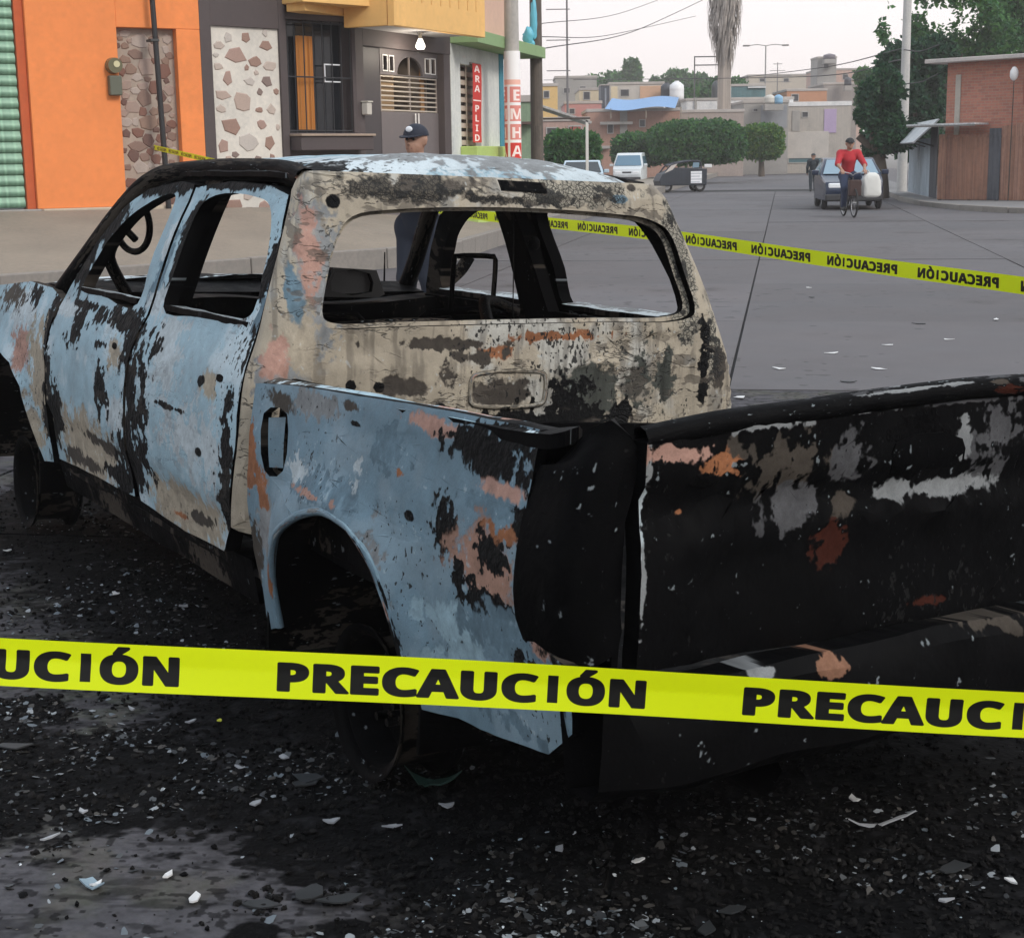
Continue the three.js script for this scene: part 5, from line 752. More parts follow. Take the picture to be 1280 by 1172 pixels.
for (const [l, a, m, b, r] of [
  ['middle one of three thin wires slanting up from the dark pole', [672, 46, 37], [760, 44, 60], [870, 20, 90], 0.012],
  ['lowest of three thin wires slanting up from the dark pole', [672, 62, 37], [800, 36, 62], [940, -30, 95], 0.014],
  ['uppermost of three thin wires slanting up from the dark pole', [672, 30, 37], [780, 15, 60], [900, -30, 90], 0.010],
  ['higher wire running over the far rooftops to the pale pole', [1130, 60, 60], [1030, 84, 90], [900, 100, 150], 0.024],
  ['lower wire running over the far rooftops to the pale pole', [1130, 74, 60], [1000, 96, 100], [680, 100, 160], 0.028],
  ['upper sagging service wire between the pale pole and the brick house', [1130, 62, 60], [1150, 64, 55], [1174, 56, 50], 0.02],
  ['lower sagging service wire between the pale pole and the brick house', [1131, 105, 60], [1152, 102, 55], [1173, 92, 50], 0.02]]) wire(l, [at(...a), at(...m), at(...b)], r);
// ---------------------------------------------------------------- trees
function leafCloud(n, inside, size, tones, sd) {                           // leaf sprays spread through a volume, turned every way
  srand(sd); const p = [], c = [], nn = [];
  for (let i = 0; i < n; i++) {
    const q = inside(); if (!q) continue; const a = R() * 6.283, b = Math.acos(rr(-1, 1)), d = V(Math.sin(b) * Math.cos(a), Math.cos(b), Math.sin(b) * Math.sin(a)), e = V(rr(-1, 1), rr(-1, 1), rr(-1, 1)).cross(d).normalize(), s = size * rr(0.6, 1.35), t = tones[Math.floor(R() * tones.length)], k = rr(0.75, 1.25);
    const o = V(...q), tip = o.clone().addScaledVector(d, s), m = o.clone().addScaledVector(d, s * 0.45), f = d.clone().cross(e).multiplyScalar(s * 0.12), l = m.clone().addScaledVector(e, s * 0.36).add(f), r = m.clone().addScaledVector(e, -s * 0.36).add(f);
    for (const v of [o, r, tip, o, tip, l]) { p.push(v.x, v.y, v.z); c.push(t[0] * k, t[1] * k, t[2] * k); }
  }
  const g = new THREE.BufferGeometry(); g.setAttribute('position', new THREE.Float32BufferAttribute(p, 3)); g.setAttribute('color', new THREE.Float32BufferAttribute(c, 3)); g.computeVertexNormals(); return g;
}
const leafMat = new THREE.MeshPhysicalMaterial({ vertexColors: true, roughness: 0.65, side: THREE.DoubleSide, transmission: 0.45, thickness: 0, specularIntensity: 0.25 });
const barkMat = G(0.12, 0.095, 0.075, 0.95, GR.fine);
const greens = [[0.045, 0.15, 0.045], [0.065, 0.19, 0.05], [0.035, 0.12, 0.045], [0.085, 0.21, 0.05]], yellowGreens = [[0.12, 0.23, 0.04], [0.08, 0.18, 0.04], [0.15, 0.26, 0.05]], deepGreens = [[0.022, 0.075, 0.045], [0.03, 0.10, 0.055], [0.02, 0.06, 0.035], [0.045, 0.125, 0.055]];
function trunkGeo(h, r, lean, branches, spread) {
  const list = [new THREE.TubeGeometry(new THREE.CatmullRomCurve3([V(0, -0.1, 0), V(lean * 0.3, h * 0.5, 0.05), V(lean, h, 0)]), 12, r, 9)]; const p = list[0].attributes.position; for (let i = 0; i < p.count; i++) { const k = 1.25 - 0.45 * cl(p.getY(i) / h); p.setX(i, p.getX(i) * k); p.setZ(i, p.getZ(i) * k); }
  for (let i = 0; i < branches; i++) { const a = i / branches * 6.283 + R(); list.push(new THREE.TubeGeometry(new THREE.CatmullRomCurve3([V(lean, h * 0.85, 0), V(lean + Math.cos(a) * spread * 0.4, h + spread * 0.25, Math.sin(a) * spread * 0.4), V(lean + Math.cos(a) * spread, h + spread * rr(0.5, 0.9), Math.sin(a) * spread)]), 8, r * 0.42, 6)); }
  return merge(list);
}
function clippedTree(label, px0, px1, pyTop, pyBot, far, baseY, tones, n, sd) {
  srand(sd); const a = at(px0, pyBot, far), b = at(px1, pyTop, far), cx = (a[0] + b[0]) / 2, rx = (b[0] - a[0]) / 2, y0 = a[1], y1 = b[1], rz = rx * 0.9;
  const g = thing('clipped_tree', label, 'tree', [cx, baseY, a[2] - rz], 0, 'clipped street trees');
  mesh('trunk', trunkGeo(Math.max(0.6, (y0 + 0.5) - baseY), 0.17, rr(-0.15, 0.15), 6, rx * 0.6), barkMat, g);
  const cy = (y0 + y1) / 2 - baseY, ry = (y1 - y0) / 2;
  mesh('crown', leafCloud(n, () => { for (let k = 0; k < 30; k++) { const x = rr(-1, 1), y = rr(-1, 1), z = rr(-1, 1), d = Math.pow(Math.abs(x), 3.2) + Math.pow(Math.abs(y), 3.2) + Math.pow(Math.abs(z), 3.2), bump = 0.72 + 0.5 * fbm(x * 2.4 + sd, y * 2.4 + z * 1.9, 3, 600 + sd); if (d < bump && d > bump * 0.28 * R()) return [x * rx * 1.04, cy + y * ry * 1.05, z * rz]; } return null; }, 0.22, tones, sd), leafMat, g);
}
clippedTree('clipped green tree hanging over the dark cart', 818, 938, 149, 206, 92, 0.31, [...greens, deepGreens[3]], 15000, 201);
clippedTree('yellow green clipped tree next to the red van', 930, 983, 155, 198, 101, 0.31, [...yellowGreens, greens[1]], 7000, 202);
clippedTree('small clipped tree left of the large one by the cart', 768, 836, 166, 207, 97, 0.31, [...greens, deepGreens[1]], 7000, 203);
clippedTree('low bushy tree under the sheet metal awning', 684, 750, 164, 209, 70, 0.31, greens, 10000, 204);
function bigTree(name, label, px, far, baseY, lobes, tones, n, size, trunkH, trunkR, sd, group) {   // lobes: [dx, y, rx, ry]
  const b = at(px, 200, far), g = thing(name, label, 'tree', [b[0], baseY, b[2]], 0, group); srand(sd); mesh('trunk', trunkGeo(trunkH, trunkR, rr(-0.2, 0.2), 7, lobes[0][2] * 0.7), barkMat, g);
  mesh('crown', leafCloud(n, () => { for (let k = 0; k < 30; k++) { const L = lobes[Math.floor(R() * lobes.length)], x = rr(-1, 1), y = rr(-1, 1), z = rr(-1, 1), d = x * x + y * y + z * z; const q = [L[0] + x * L[2], L[1] + y * L[3], z * L[2] * 0.9], cl_ = fbm(q[0] * 0.9 + sd, q[1] * 0.9 + q[2] * 0.7, 3, 700 + sd); if (d < 0.3 + 0.95 * cl_ && cl_ > 0.46) return q; } return null; }, size, tones, sd), leafMat, g);
}
bigTree('street_tree', 'dark pointed street tree at the kerb beside the parked blue car', 1100, 55, 0.15, [[0, 2.6, 0.9, 1.0], [0.1, 3.3, 0.85, 0.9], [-0.1, 1.9, 1.05, 0.75], [0.3, 2.2, 1.1, 0.8], [0.55, 2.9, 0.7, 0.8], [-0.4, 2.5, 0.6, 0.5], [0.15, 3.9, 0.5, 0.5]], [...deepGreens, greens[2]], 17000, 0.16, 1.5, 0.3, 211);
bigTree('tall_tree', 'tall leafy tree rising behind the brick house roof', 1180, 74, 0.15, [[0, 6.2, 2.2, 2.0], [-1.7, 7.0, 1.6, 1.8], [1.6, 6.6, 1.9, 1.9], [-1.6, 4.8, 1.4, 1.5], [0.4, 8.4, 2.0, 1.5], [-1.4, 8.8, 1.3, 1.2]], greens, 13000, 0.24, 4.5, 0.3, 212, 'tall trees behind the brick house');
bigTree('tall_tree', 'tall leafy tree with open crown beyond the edge of the brick roof', 1254, 78, 0.15, [[0, 6.4, 2.0, 2.0], [1.5, 6.0, 1.8, 1.8], [-0.8, 7.6, 1.4, 1.3], [1.0, 8.2, 1.3, 1.2]], greens, 8500, 0.24, 4.5, 0.28, 213, 'tall trees behind the brick house');
bigTree('dark_tree', 'dark tree filling the gap between pointed tree and brick house', 1146, 66, 0.15, [[0, 3.4, 1.3, 1.6], [-0.7, 4.8, 1.1, 1.3], [0.5, 5.0, 1.1, 1.2], [0, 2.2, 1.2, 1.2]], deepGreens, 14000, 0.2, 2.5, 0.2, 214);
bigTree('hill_tree', 'rounded green tree behind the palm trunk', 905, 165, 0, [[0, 7.2, 3.4, 2.4], [-2.8, 6.4, 2.4, 2.2], [2.4, 6.4, 2.2, 1.8]], greens, 9000, 0.5, 4.5, 0.3, 215);
bigTree('far_tree', 'bushy treetop on the skyline above the cream house', 764, 240, 0, [[0, 11.5, 4.2, 2.6], [-3.8, 10.8, 3.0, 2.2], [3.0, 14.0, 1.6, 2.0], [2.2, 12.2, 2.4, 2.2]], greens, 9000, 0.6, 8, 0.35, 216);
bigTree('far_tree', 'bushy treetop on the skyline left of the palm', 842, 240, 0, [[0, 12.0, 3.6, 2.2], [3.4, 11.4, 2.8, 2.0], [-2.2, 11.2, 2.0, 1.8]], greens, 8000, 0.6, 8, 0.35, 217);
bigTree('far_tree', 'green tree between pointed tree and tall pinkish house', 1094, 120, 0, [[0, 5.6, 1.8, 1.8], [-0.8, 6.6, 1.2, 1.2]], greens, 6000, 0.34, 4, 0.25, 218);
{ // palm with a skirt of dead fronds
  const far = 125, b = at(905, 150, far), g = thing('palm_tree', 'tall palm with a thick skirt of dead grey fronds', 'tree', [b[0], 0.3, b[2]]), y = py => at(905, py, far)[1] - 0.3; srand(220);
  const tp = [[0.62, 0], [0.55, y(190)], [0.52, y(140)], [0.5, y(60)], [0.42, y(-40)], [0.3, y(-80)]].map(p => new THREE.Vector2(...p)); mesh('trunk', new THREE.LatheGeometry(tp, 14), G(0.34, 0.29, 0.25, 0.95, GR.metal), g);
  const fr = (list, cnt, f) => { for (let i = 0; i < cnt; i++) list.push(f(i)); return list; };
  const blade = (a, y0, r0, y1, r1, w) => { const pts = [V(Math.cos(a) * r0, y0, Math.sin(a) * r0), V(Math.cos(a) * (r1 * 1.06), (y0 + y1) / 2, Math.sin(a) * r1 * 1.06), V(Math.cos(a + 0.1) * r1, y1, Math.sin(a + 0.1) * r1)], c = new THREE.CatmullRomCurve3(pts), p = [], n = 5, t = V(-Math.sin(a), 0, Math.cos(a)); for (let i = 0; i < n; i++) { const A = c.getPoint(i / n), B = c.getPoint((i + 1) / n), wa = w * (1 - Math.abs(i / n - 0.4)), wb = w * (1 - Math.abs((i + 1) / n - 0.4)) * (i === n - 1 ? 0.2 : 1); const q = [A.clone().addScaledVector(t, -wa), A.clone().addScaledVector(t, wa), B.clone().addScaledVector(t, wb), B.clone().addScaledVector(t, -wb)]; for (const k of [0, 1, 2, 0, 2, 3]) p.push(q[k].x, q[k].y, q[k].z); } const g2 = new THREE.BufferGeometry(); g2.setAttribute('position', new THREE.Float32BufferAttribute(p, 3)); g2.computeVertexNormals(); return boxUV(g2); };
  const yb = y(88), yt = y(-50);
  const sk = fr([], 700, () => { const t = Math.pow(R(), 0.7), yy = mixn(yb + 0.6, yt, t), rad = mixn(0.62, 1.25, sstep(0, 0.5, t)) * rr(0.75, 1.05); return blade(R() * 6.283, yy + 0.5, rad * 0.8, yy - rr(0.7, 1.6), rad, rr(0.03, 0.09)); });
  mesh('dead_frond_skirt', mergeGeometries(sk), G(0.31, 0.27, 0.24, 0.95, GR.metal, { side: THREE.DoubleSide }), g);
  const top = fr([], 60, i => { const a = i * 2.4, el = rr(-0.3, 1.1), L = rr(1.6, 2.4), yb2 = y(-78); return blade(a, yb2, 0.2, yb2 + Math.sin(el) * L, 0.4 + Math.cos(el) * L, 0.28); }); mesh('crown', mergeGeometries(top), M(0.07, 0.12, 0.045, 0.7, { side: THREE.DoubleSide }), g);
}
// ---------------------------------------------------------------- vehicles along the street
const tyreMat = M(0.018, 0.018, 0.019, 0.85), rimMat = M(0.35, 0.35, 0.36, 0.4, { metalness: 0.6 }), carGlass = M(0.02, 0.026, 0.032, 0.06), paleGlass = M(0.20, 0.29, 0.36, 0.08), chrome = M(0.55, 0.55, 0.56, 0.25, { metalness: 0.8 }), lampGlass = M(0.8, 0.82, 0.84, 0.15), redGlass = M(0.35, 0.02, 0.02, 0.2);
function car(o) {
  const { name = 'parked_car', label, pos, turn, len = 4.4, wid = 1.72, prof, glass = carGlass, paint, roofPaint, belt, roof, category = 'car', group } = o;
  const g = thing(name, label, category, pos, turn, group), hw = wid / 2, tum = o.tumble ?? 0.17;
  const nar = y => hw * (1 - tum * sstep(belt, roof, y)) ;
  const shell = (pts, mat, nm, parent, y0 = -9) => { let e = extrude(pts, wid - 0.12, 0.05, [], 3); e.translate(0, 0, -(wid - 0.12) / 2); e.deleteAttribute('uv'); e.deleteAttribute('normal'); e = new TessellateModifier(0.35, 6).modify(e); const p = e.attributes.position; for (let i = 0; i < p.count; i++) { const y = p.getY(i), x = p.getX(i), z = p.getZ(i); const plan = 1 - 0.10 * Math.pow(Math.abs(x) / (len / 2), 4); p.setZ(i, z / hw * nar(y) * plan); } e = toCreasedNormals(e, 0.6); return mesh(nm, e, mat, parent); };
  const body = shell(prof.body, paint, 'body', g);
  const cabin = shell(prof.cabin, roofPaint || paint, 'cabin', g);
  const win = (q, nm, zs) => { for (const s of zs) { let e = extrude(q, 0.012, 0); e.deleteAttribute('uv'); e.deleteAttribute('normal'); e = new TessellateModifier(0.25, 5).modify(e); const p = e.attributes.position; for (let i = 0; i < p.count; i++) p.setZ(i, s * (nar(p.getY(i)) + 0.004 - p.getZ(i) + 0.006)); e.computeVertexNormals(); mesh(nm, e, glass, cabin); } };
  for (const q of prof.side) win(q, 'side_window', [-1, 1]);
  for (const [nm, a, b] of [['windscreen', ...prof.front], ['rear_window', ...prof.rear]]) { const n = V(b[1] - a[1], a[0] - b[0], 0).normalize(); if ((nm === 'windscreen') !== (n.x > 0)) n.negate(); const za = nar(a[1]) - 0.1, zb = nar(b[1]) - 0.1, P = [[a[0], a[1], -za], [a[0], a[1], za], [b[0], b[1], zb], [b[0], b[1], -zb]].map(q => V(...q).addScaledVector(n, 0.062)); const e = new THREE.BufferGeometry(); e.setAttribute('position', new THREE.Float32BufferAttribute([0, 1, 2, 0, 2, 3].flatMap(i => P[i].toArray()), 3)); e.computeVertexNormals(); mesh(nm, e, glass, cabin); }
  const wr = o.wheel || 0.31;
  for (const x of prof.axles) for (const s of [-1, 1]) {
    const w = mesh('wheel', new THREE.TorusGeometry(wr - 0.075, 0.085, 10, 24).translate(x, wr, s * (hw - 0.12)), tyreMat, g); const d = new THREE.CylinderGeometry(wr - 0.1, wr - 0.1, 0.14, 18); d.rotateX(Math.PI / 2); mesh('rim', d.translate(x, wr, s * (hw - 0.12)), rimMat, w);
  }
  const fx = Math.max(...prof.body.map(p => p[0])), rx = Math.min(...prof.body.map(p => p[0]));
  for (const s of [-1, 1]) { mesh('headlight', box(fx - 0.16, fx + 0.035, o.lampY - 0.075, o.lampY + 0.075, s * (hw - 0.36) - 0.19, s * (hw - 0.36) + 0.19, 0.04), lampGlass, g); mesh('tail_light', box(rx - 0.03, rx + 0.12, o.tailY - 0.14, o.tailY + 0.14, s * (hw - 0.22) - 0.1, s * (hw - 0.22) + 0.1, 0.03), redGlass, g); mesh('mirror', box(prof.front[0][0] - 0.3, prof.front[0][0] - 0.14, belt + 0.02, belt + 0.16, s * (hw + 0.11) - 0.1, s * (hw + 0.11) + 0.1, 0.03), paint, g); }
  mesh('front_bumper', box(fx - 0.2, fx + 0.07, 0.24, 0.46, -hw + 0.08, hw - 0.08, 0.06), o.bumper || M(0.03, 0.03, 0.033, 0.6), g); mesh('rear_bumper', box(rx - 0.07, rx + 0.2, 0.26, 0.46, -hw + 0.08, hw - 0.08, 0.06), o.bumper || M(0.03, 0.03, 0.033, 0.6), g);
  mesh('grille', box(fx - 0.05, fx + 0.03, o.lampY - 0.16, o.lampY + 0.05, -hw + 0.6, hw - 0.6, 0.02), M(0.015, 0.015, 0.017, 0.4), g); mesh('number_plate', box(rx - 0.085, rx - 0.06, 0.5, 0.62, -0.16, 0.16, 0.005), M(0.7, 0.7, 0.7), g);
  return g;
}
const sedan = { body: [[-2.1, 0.32], [2.12, 0.3], [2.16, 0.55], [2.08, 0.74], [1.2, 0.9], [0.85, 0.94], [-1.55, 0.97], [-2.12, 0.92], [-2.16, 0.55]], cabin: [[1.05, 0.9], [0.35, 1.36], [0.1, 1.41], [-0.9, 1.40], [-1.15, 1.34], [-1.75, 0.93]], side: [[[0.8, 0.97], [0.25, 1.32], [-0.22, 1.34], [-0.25, 0.97]], [[-0.33, 0.97], [-0.3, 1.34], [-0.95, 1.32], [-1.35, 1.0]]], front: [[1.02, 0.95], [0.38, 1.35]], rear: [[-1.7, 0.98], [-1.17, 1.33]], axles: [1.35, -1.3] };
const vanP = { body: [[-2.15, 0.35], [2.05, 0.32], [2.1, 0.6], [2.0, 0.85], [1.35, 1.02], [-2.15, 1.04]], cabin: [[1.4, 0.98], [0.75, 1.62], [0.45, 1.72], [-1.95, 1.74], [-2.12, 1.66], [-2.16, 0.98]], side: [[[1.1, 1.08], [0.65, 1.56], [0.1, 1.6], [0.1, 1.08]], [[0.0, 1.08], [0.0, 1.6], [-0.95, 1.6], [-0.95, 1.08]], [[-1.05, 1.08], [-1.05, 1.6], [-1.9, 1.58], [-1.95, 1.08]]], front: [[1.38, 1.03], [0.78, 1.6]], rear: [[-2.16, 1.08], [-2.12, 1.6]], axles: [1.35, -1.3] };
const facing = -(Math.PI / 2 + 0.170), away = Math.PI / 2 - 0.170;
{ const p = ground(1078, 262); car({ label: 'dark blue car parked facing up the street beside the pointed tree', pos: [p[0], 0, p[2] - 2.1], turn: facing + 0.05, prof: sedan, glass: paleGlass, paint: M(0.012, 0.022, 0.05, 0.25), belt: 0.95, roof: 1.41, lampY: 0.68, tailY: 0.75, wid: 1.78 }); }
{ const p = ground(968, 217); car({ name: 'parked_van', label: 'red van with white roof parked at the far kerb', pos: [p[0], 0, p[2] - 2], turn: away, prof: vanP, paint: M(0.20, 0.022, 0.028, 0.4), roofPaint: M(0.62, 0.58, 0.58, 0.5), belt: 1.02, roof: 1.74, lampY: 0.7, tailY: 0.85, category: 'van', bumper: M(0.6, 0.58, 0.57, 0.5), wid: 1.7, wheel: 0.3, glass: M(0.10, 0.02, 0.022, 0.2) }); }
{ const p = ground(1018, 213); car({ label: 'dark grey car with pale bonnet at the end of the street', pos: [p[0], 0, p[2]], turn: away + 0.35, prof: sedan, paint: M(0.07, 0.08, 0.09, 0.3), belt: 0.95, roof: 1.41, lampY: 0.68, tailY: 0.75 }); }
{ const p = at(788, 215, 92); car({ label: 'white car with blue glass partly hidden behind the wreck', pos: [p[0], 0, p[2]], turn: facing, prof: vanP, glass: M(0.10, 0.19, 0.27, 0.08), paint: M(0.60, 0.64, 0.66, 0.35), belt: 1.02, roof: 1.74, lampY: 0.7, tailY: 0.85, wid: 1.72 }); }
{ const p = at(728, 215, 64); car({ label: 'pale blue car roof showing under the bushy tree', pos: [p[0], 0, p[2]], turn: facing + 0.1, prof: sedan, paint: M(0.42, 0.52, 0.6, 0.35), belt: 0.95, roof: 1.41, lampY: 0.68, tailY: 0.75 }); }
{ // dark vendor's cart with a placard
  const p = ground(855, 240), g = thing('street_cart', 'dark covered street cart with a white placard', 'cart', [p[0], 0, p[2]], 0.15), navy = G(0.018, 0.024, 0.036, 0.55, GR.metal);
  const side = [[-1.05, 0.32], [1.0, 0.32], [1.02, 0.98], [0.3, 1.02], [-0.3, 1.04], [-0.95, 0.78], [-1.1, 0.5]]; const e = extrude(side, 1.1, 0.03, [], 2); e.translate(0, 0, -1.1); mesh('body', boxUV(e), navy, g);
  mesh('canopy', tube([[-0.9, 0.78, -0.05], [-0.55, 1.18, -0.05], [0.2, 1.34, -0.05], [0.72, 1.32, -0.05], [0.8, 0.98, -0.05]], 0.035, 30, 8), navy, g); mesh('canopy', tube([[-0.9, 0.78, -1.0], [-0.55, 1.18, -1.0], [0.2, 1.34, -1.0], [0.72, 1.32, -1.0], [0.8, 0.98, -1.0]], 0.035, 30, 8), navy, g);
  const roof = extrude([[-0.6, 1.14], [0.15, 1.31], [0.72, 1.30], [0.72, 1.33], [0.14, 1.345], [-0.62, 1.17]], 0.95, 0); roof.translate(0, 0, -1.0); mesh('roof_sheet', boxUV(roof), navy, g);
  mesh('windscreen', extrude([[-0.92, 0.8], [-0.58, 1.16], [-0.3, 1.24], [-0.5, 1.0], [-0.75, 0.8]], 0.01).translate(0, 0, 0.0), M(0.55, 0.5, 0.46, 0.3), g);
  mesh('side_pane', extrude([[0.38, 1.06], [0.68, 1.06], [0.7, 1.28], [0.42, 1.28]], 0.01).translate(0, 0, -0.02), paleGlass, g);
  mesh('mirror', box(0.92, 1.26, 1.05, 1.2, -0.02, 0.06, 0.02), M(0.7, 0.7, 0.7, 0.4), g);
  const c = document.createElement('canvas'); c.width = c.height = 128; const x = c.getContext('2d'); x.fillStyle = '#e9e9ec'; x.fillRect(0, 0, 128, 128); x.fillStyle = '#b9bcc4'; for (let i = 0; i < 5; i++) x.fillRect(18, 22 + i * 16, 92 - (i % 2) * 20, 6); const t = new THREE.CanvasTexture(c); t.colorSpace = THREE.SRGBColorSpace;
  mesh('placard', box(0.3, 0.8, 0.38, 0.9, 0.036, 0.05, 0), new THREE.MeshStandardMaterial({ color: 0xffffff, roughness: 0.7, map: t }), g);
  for (const q of [-0.75, 0.75]) for (const z of [-0.1, -0.98]) { const w = mesh('wheel', new THREE.TorusGeometry(0.2, 0.06, 8, 20).translate(q, 0.26, z), tyreMat, g); const d = new THREE.CylinderGeometry(0.15, 0.15, 0.06, 12); d.rotateX(Math.PI / 2); mesh('rim', d.translate(q, 0.26, z), rimMat, w); }
}
// ---------------------------------------------------------------- people
function blend(bones, cell, k = 0.035) {                                   // smooth union of tapered capsules [a, ra, b, rb]
  let lo = [9, 9, 9], hi = [-9, -9, -9]; for (const [a, ra, b, rb] of bones) for (let i = 0; i < 3; i++) { lo[i] = Math.min(lo[i], a[i] - ra, b[i] - rb); hi[i] = Math.max(hi[i], a[i] + ra, b[i] + rb); }
  const c = lo.map((v, i) => (v + hi[i]) / 2), half = Math.max(...lo.map((v, i) => (hi[i] - v) / 2)) * 1.08 + 3 * cell, n = Math.min(120, Math.ceil(2 * half / cell));
  const mc = new MarchingCubes(n, new THREE.MeshBasicMaterial(), false, false, 60000), h = n / 2; mc.isolation = 0;
  const B = bones.map(([a, ra, b, rb]) => { const d = b.map((v, i) => v - a[i]); return [a, d, d[0] * d[0] + d[1] * d[1] + d[2] * d[2] + 1e-9, ra, rb]; });
  for (let z = 0; z < n; z++) for (let y = 0; y < n; y++) for (let x = 0; x < n; x++) {
    const p = [c[0] + (x - h) / h * half, c[1] + (y - h) / h * half, c[2] + (z - h) / h * half]; let m = 9;
    for (const [a, d, dd, ra, rb] of B) { const q0 = p[0] - a[0], q1 = p[1] - a[1], q2 = p[2] - a[2], t = cl((q0 * d[0] + q1 * d[1] + q2 * d[2]) / dd), e = Math.hypot(q0 - d[0] * t, q1 - d[1] * t, q2 - d[2] * t) - (ra + (rb - ra) * t); if (m > 8) m = e; else { const w = cl(0.5 + 0.5 * (e - m) / k); m = e + (m - e) * w - k * w * (1 - w); } }
    mc.field[z * n * n + y * n + x] = -m;
  }
  mc.update(); let g = new THREE.BufferGeometry(); g.setAttribute('position', new THREE.BufferAttribute(mc.positionArray.slice(0, mc.count * 3), 3));
  g.scale(half, half, half); g.translate(...c); g = mergeVertices(g, 1e-5); g.computeVertexNormals(); return g;
}
const add3 = (a, b) => a.map((v, i) => v + b[i]), lerp3 = (a, b, t) => a.map((v, i) => v + (b[i] - v) * t);
function hand(w, dir, palm) {                                              // wrist, pointing direction, palm normal: palm, four fingers, thumb
  const D = V(...dir).normalize(), N = V(...palm).normalize(), S = D.clone().cross(N).normalize(), P = (f, s, n) => [w[0] + D.x * f + S.x * s + N.x * n, w[1] + D.y * f + S.y * s + N.y * n, w[2] + D.z * f + S.z * s + N.z * n];
  const b = [[P(0, 0, 0), 0.022, P(0.05, 0.012, 0), 0.024], [P(0.02, -0.015, 0), 0.02, P(0.085, -0.03, 0), 0.015], [P(0.05, 0, 0), 0.022, P(0.09, 0.01, 0), 0.017], [P(0.03, 0.02, 0), 0.018, P(0.085, 0.03, 0), 0.014]];
  [[-0.033, 0.065], [-0.011, 0.075], [0.011, 0.07], [0.032, 0.055]].forEach(([s, l]) => { b.push([P(0.088, s, 0), 0.0095, P(0.088 + l * 0.5, s, 0.014), 0.009], [P(0.088 + l * 0.5, s, 0.014), 0.009, P(0.088 + l * 0.7, s, 0.045), 0.0078]); });
  b.push([P(0.025, -0.03, 0.005), 0.012, P(0.055, -0.055, 0.02), 0.0105], [P(0.055, -0.055, 0.02), 0.0105, P(0.08, -0.06, 0.038), 0.009]); return blend(b, 0.0042, 0.008);
}
function person(label, pos, turn, J, C, o = {}) {                          // J: joints in the person's own frame (x forward, y up, z to the right)
  const g = thing('person', label, 'person', pos, turn), sk = M(0.34, 0.19, 0.13, 0.6), s = o.scale || 1; g.scale.setScalar(s);
  const hd = J.head, nk = J.neck, torso = [[J.pelvis, 0.13, J.chest, 0.15], [J.chest, 0.15, lerp3(J.chest, nk, 0.6), 0.1]];
  const bones = [...torso, [lerp3(J.chest, nk, 0.7), 0.06, nk, 0.055], [nk, 0.055, add3(hd, [-0.01, -0.05, 0]), 0.06], [add3(hd, [-0.015, 0.03, 0]), 0.092, add3(hd, [0.025, -0.05, 0]), 0.07], [add3(hd, [0.09, -0.01, 0]), 0.014, add3(hd, [0.108, -0.03, 0]), 0.016], [add3(hd, [0.05, -0.085, 0]), 0.035, add3(hd, [0.07, -0.09, 0]), 0.03], [add3(hd, [-0.01, 0.0, 0.088]), 0.02, add3(hd, [-0.01, -0.03, 0.086]), 0.015], [add3(hd, [-0.01, 0.0, -0.088]), 0.02, add3(hd, [-0.01, -0.03, -0.086]), 0.015]];
  const arms = [], legs = [], feet = [];
  for (const k of ['R', 'L']) { arms.push([J['sho' + k], 0.068, J['elb' + k], 0.048, 'u'], [J['elb' + k], 0.046, J['wri' + k], 0.03, 'f']); legs.push([J['hip' + k], 0.095, J['kne' + k], 0.065], [J['kne' + k], 0.062, J['ank' + k], 0.042]); feet.push([add3(J['ank' + k], [-0.04, -0.045, 0]), 0.042, add3(J['ank' + k], [0.16, -0.06, 0]), 0.035]); }
  const shoulderBar = [J.shoR, 0.075, J.shoL, 0.075], hipBar = [J.hipR, 0.11, J.hipL, 0.11];
  const hands = ['R', 'L'].map(k => { const d = J['wri' + k].map((v, i) => v - J['elb' + k][i]); return hand(J['wri' + k], o.handDir || d, o.palm || [0, 0, k === 'R' ? -1 : 1]); });
  const all = [...bones, shoulderBar, hipBar, ...arms, ...legs, ...feet].map(b => b.slice(0, 4));
  const bodyG = merge([blend(all, 0.022), ...hands, blend(bones.slice(2), 0.008, 0.02)].map(q => { q.deleteAttribute('uv'); return q; })); mesh('body', bodyG, sk, g);
  const fat = (list, e) => list.map(b => [b[0], b[1] + e, b[2], b[3] + e]);
  mesh('shirt', blend(fat([...torso.slice(0, 1), [J.chest, 0.15, lerp3(J.chest, nk, 0.45), 0.105], shoulderBar, ...arms.filter(b => b[4] === 'u' || o.long)], 0.018), 0.02), C.shirt, g);
  mesh('trousers', blend(fat([hipBar, ...legs], 0.02), 0.02), C.trousers, g);
  mesh('shoes', merge(feet.map(f => blend([[f[0], f[1] + 0.014, f[2], f[3] + 0.014]], 0.012))), C.shoes, g);
  const cap = new THREE.SphereGeometry(0.108, 20, 12, 0, 6.283, 0, 1.55); cap.scale(1.04, 0.95, 0.98); cap.translate(hd[0] - 0.012, hd[1] + 0.03, hd[2]); const cm = mesh('cap', cap, C.cap, g);
  const br = extrude(rounded([[0.02, -0.085], [0.13, -0.075], [0.19, 0], [0.13, 0.075], [0.02, 0.085]], 4), 0.01); br.rotateX(Math.PI / 2); br.rotateZ(-0.12); br.translate(hd[0], hd[1] + 0.045, hd[2]); mesh('cap_peak', br, C.cap, cm);
  if (o.badge) { const bd = new THREE.SphereGeometry(0.034, 10, 8); bd.scale(0.25, 0.7, 1); mesh('cap_badge', bd.translate(hd[0] + 0.095, hd[1] + 0.085, hd[2]), M(0.8, 0.82, 0.85, 0.3), cm); }
  for (const z of [-0.033, 0.033]) mesh('eye', new THREE.SphereGeometry(0.012, 8, 6).translate(hd[0] + 0.083, hd[1] + 0.005, hd[2] + z), M(0.02, 0.015, 0.012, 0.3), g);
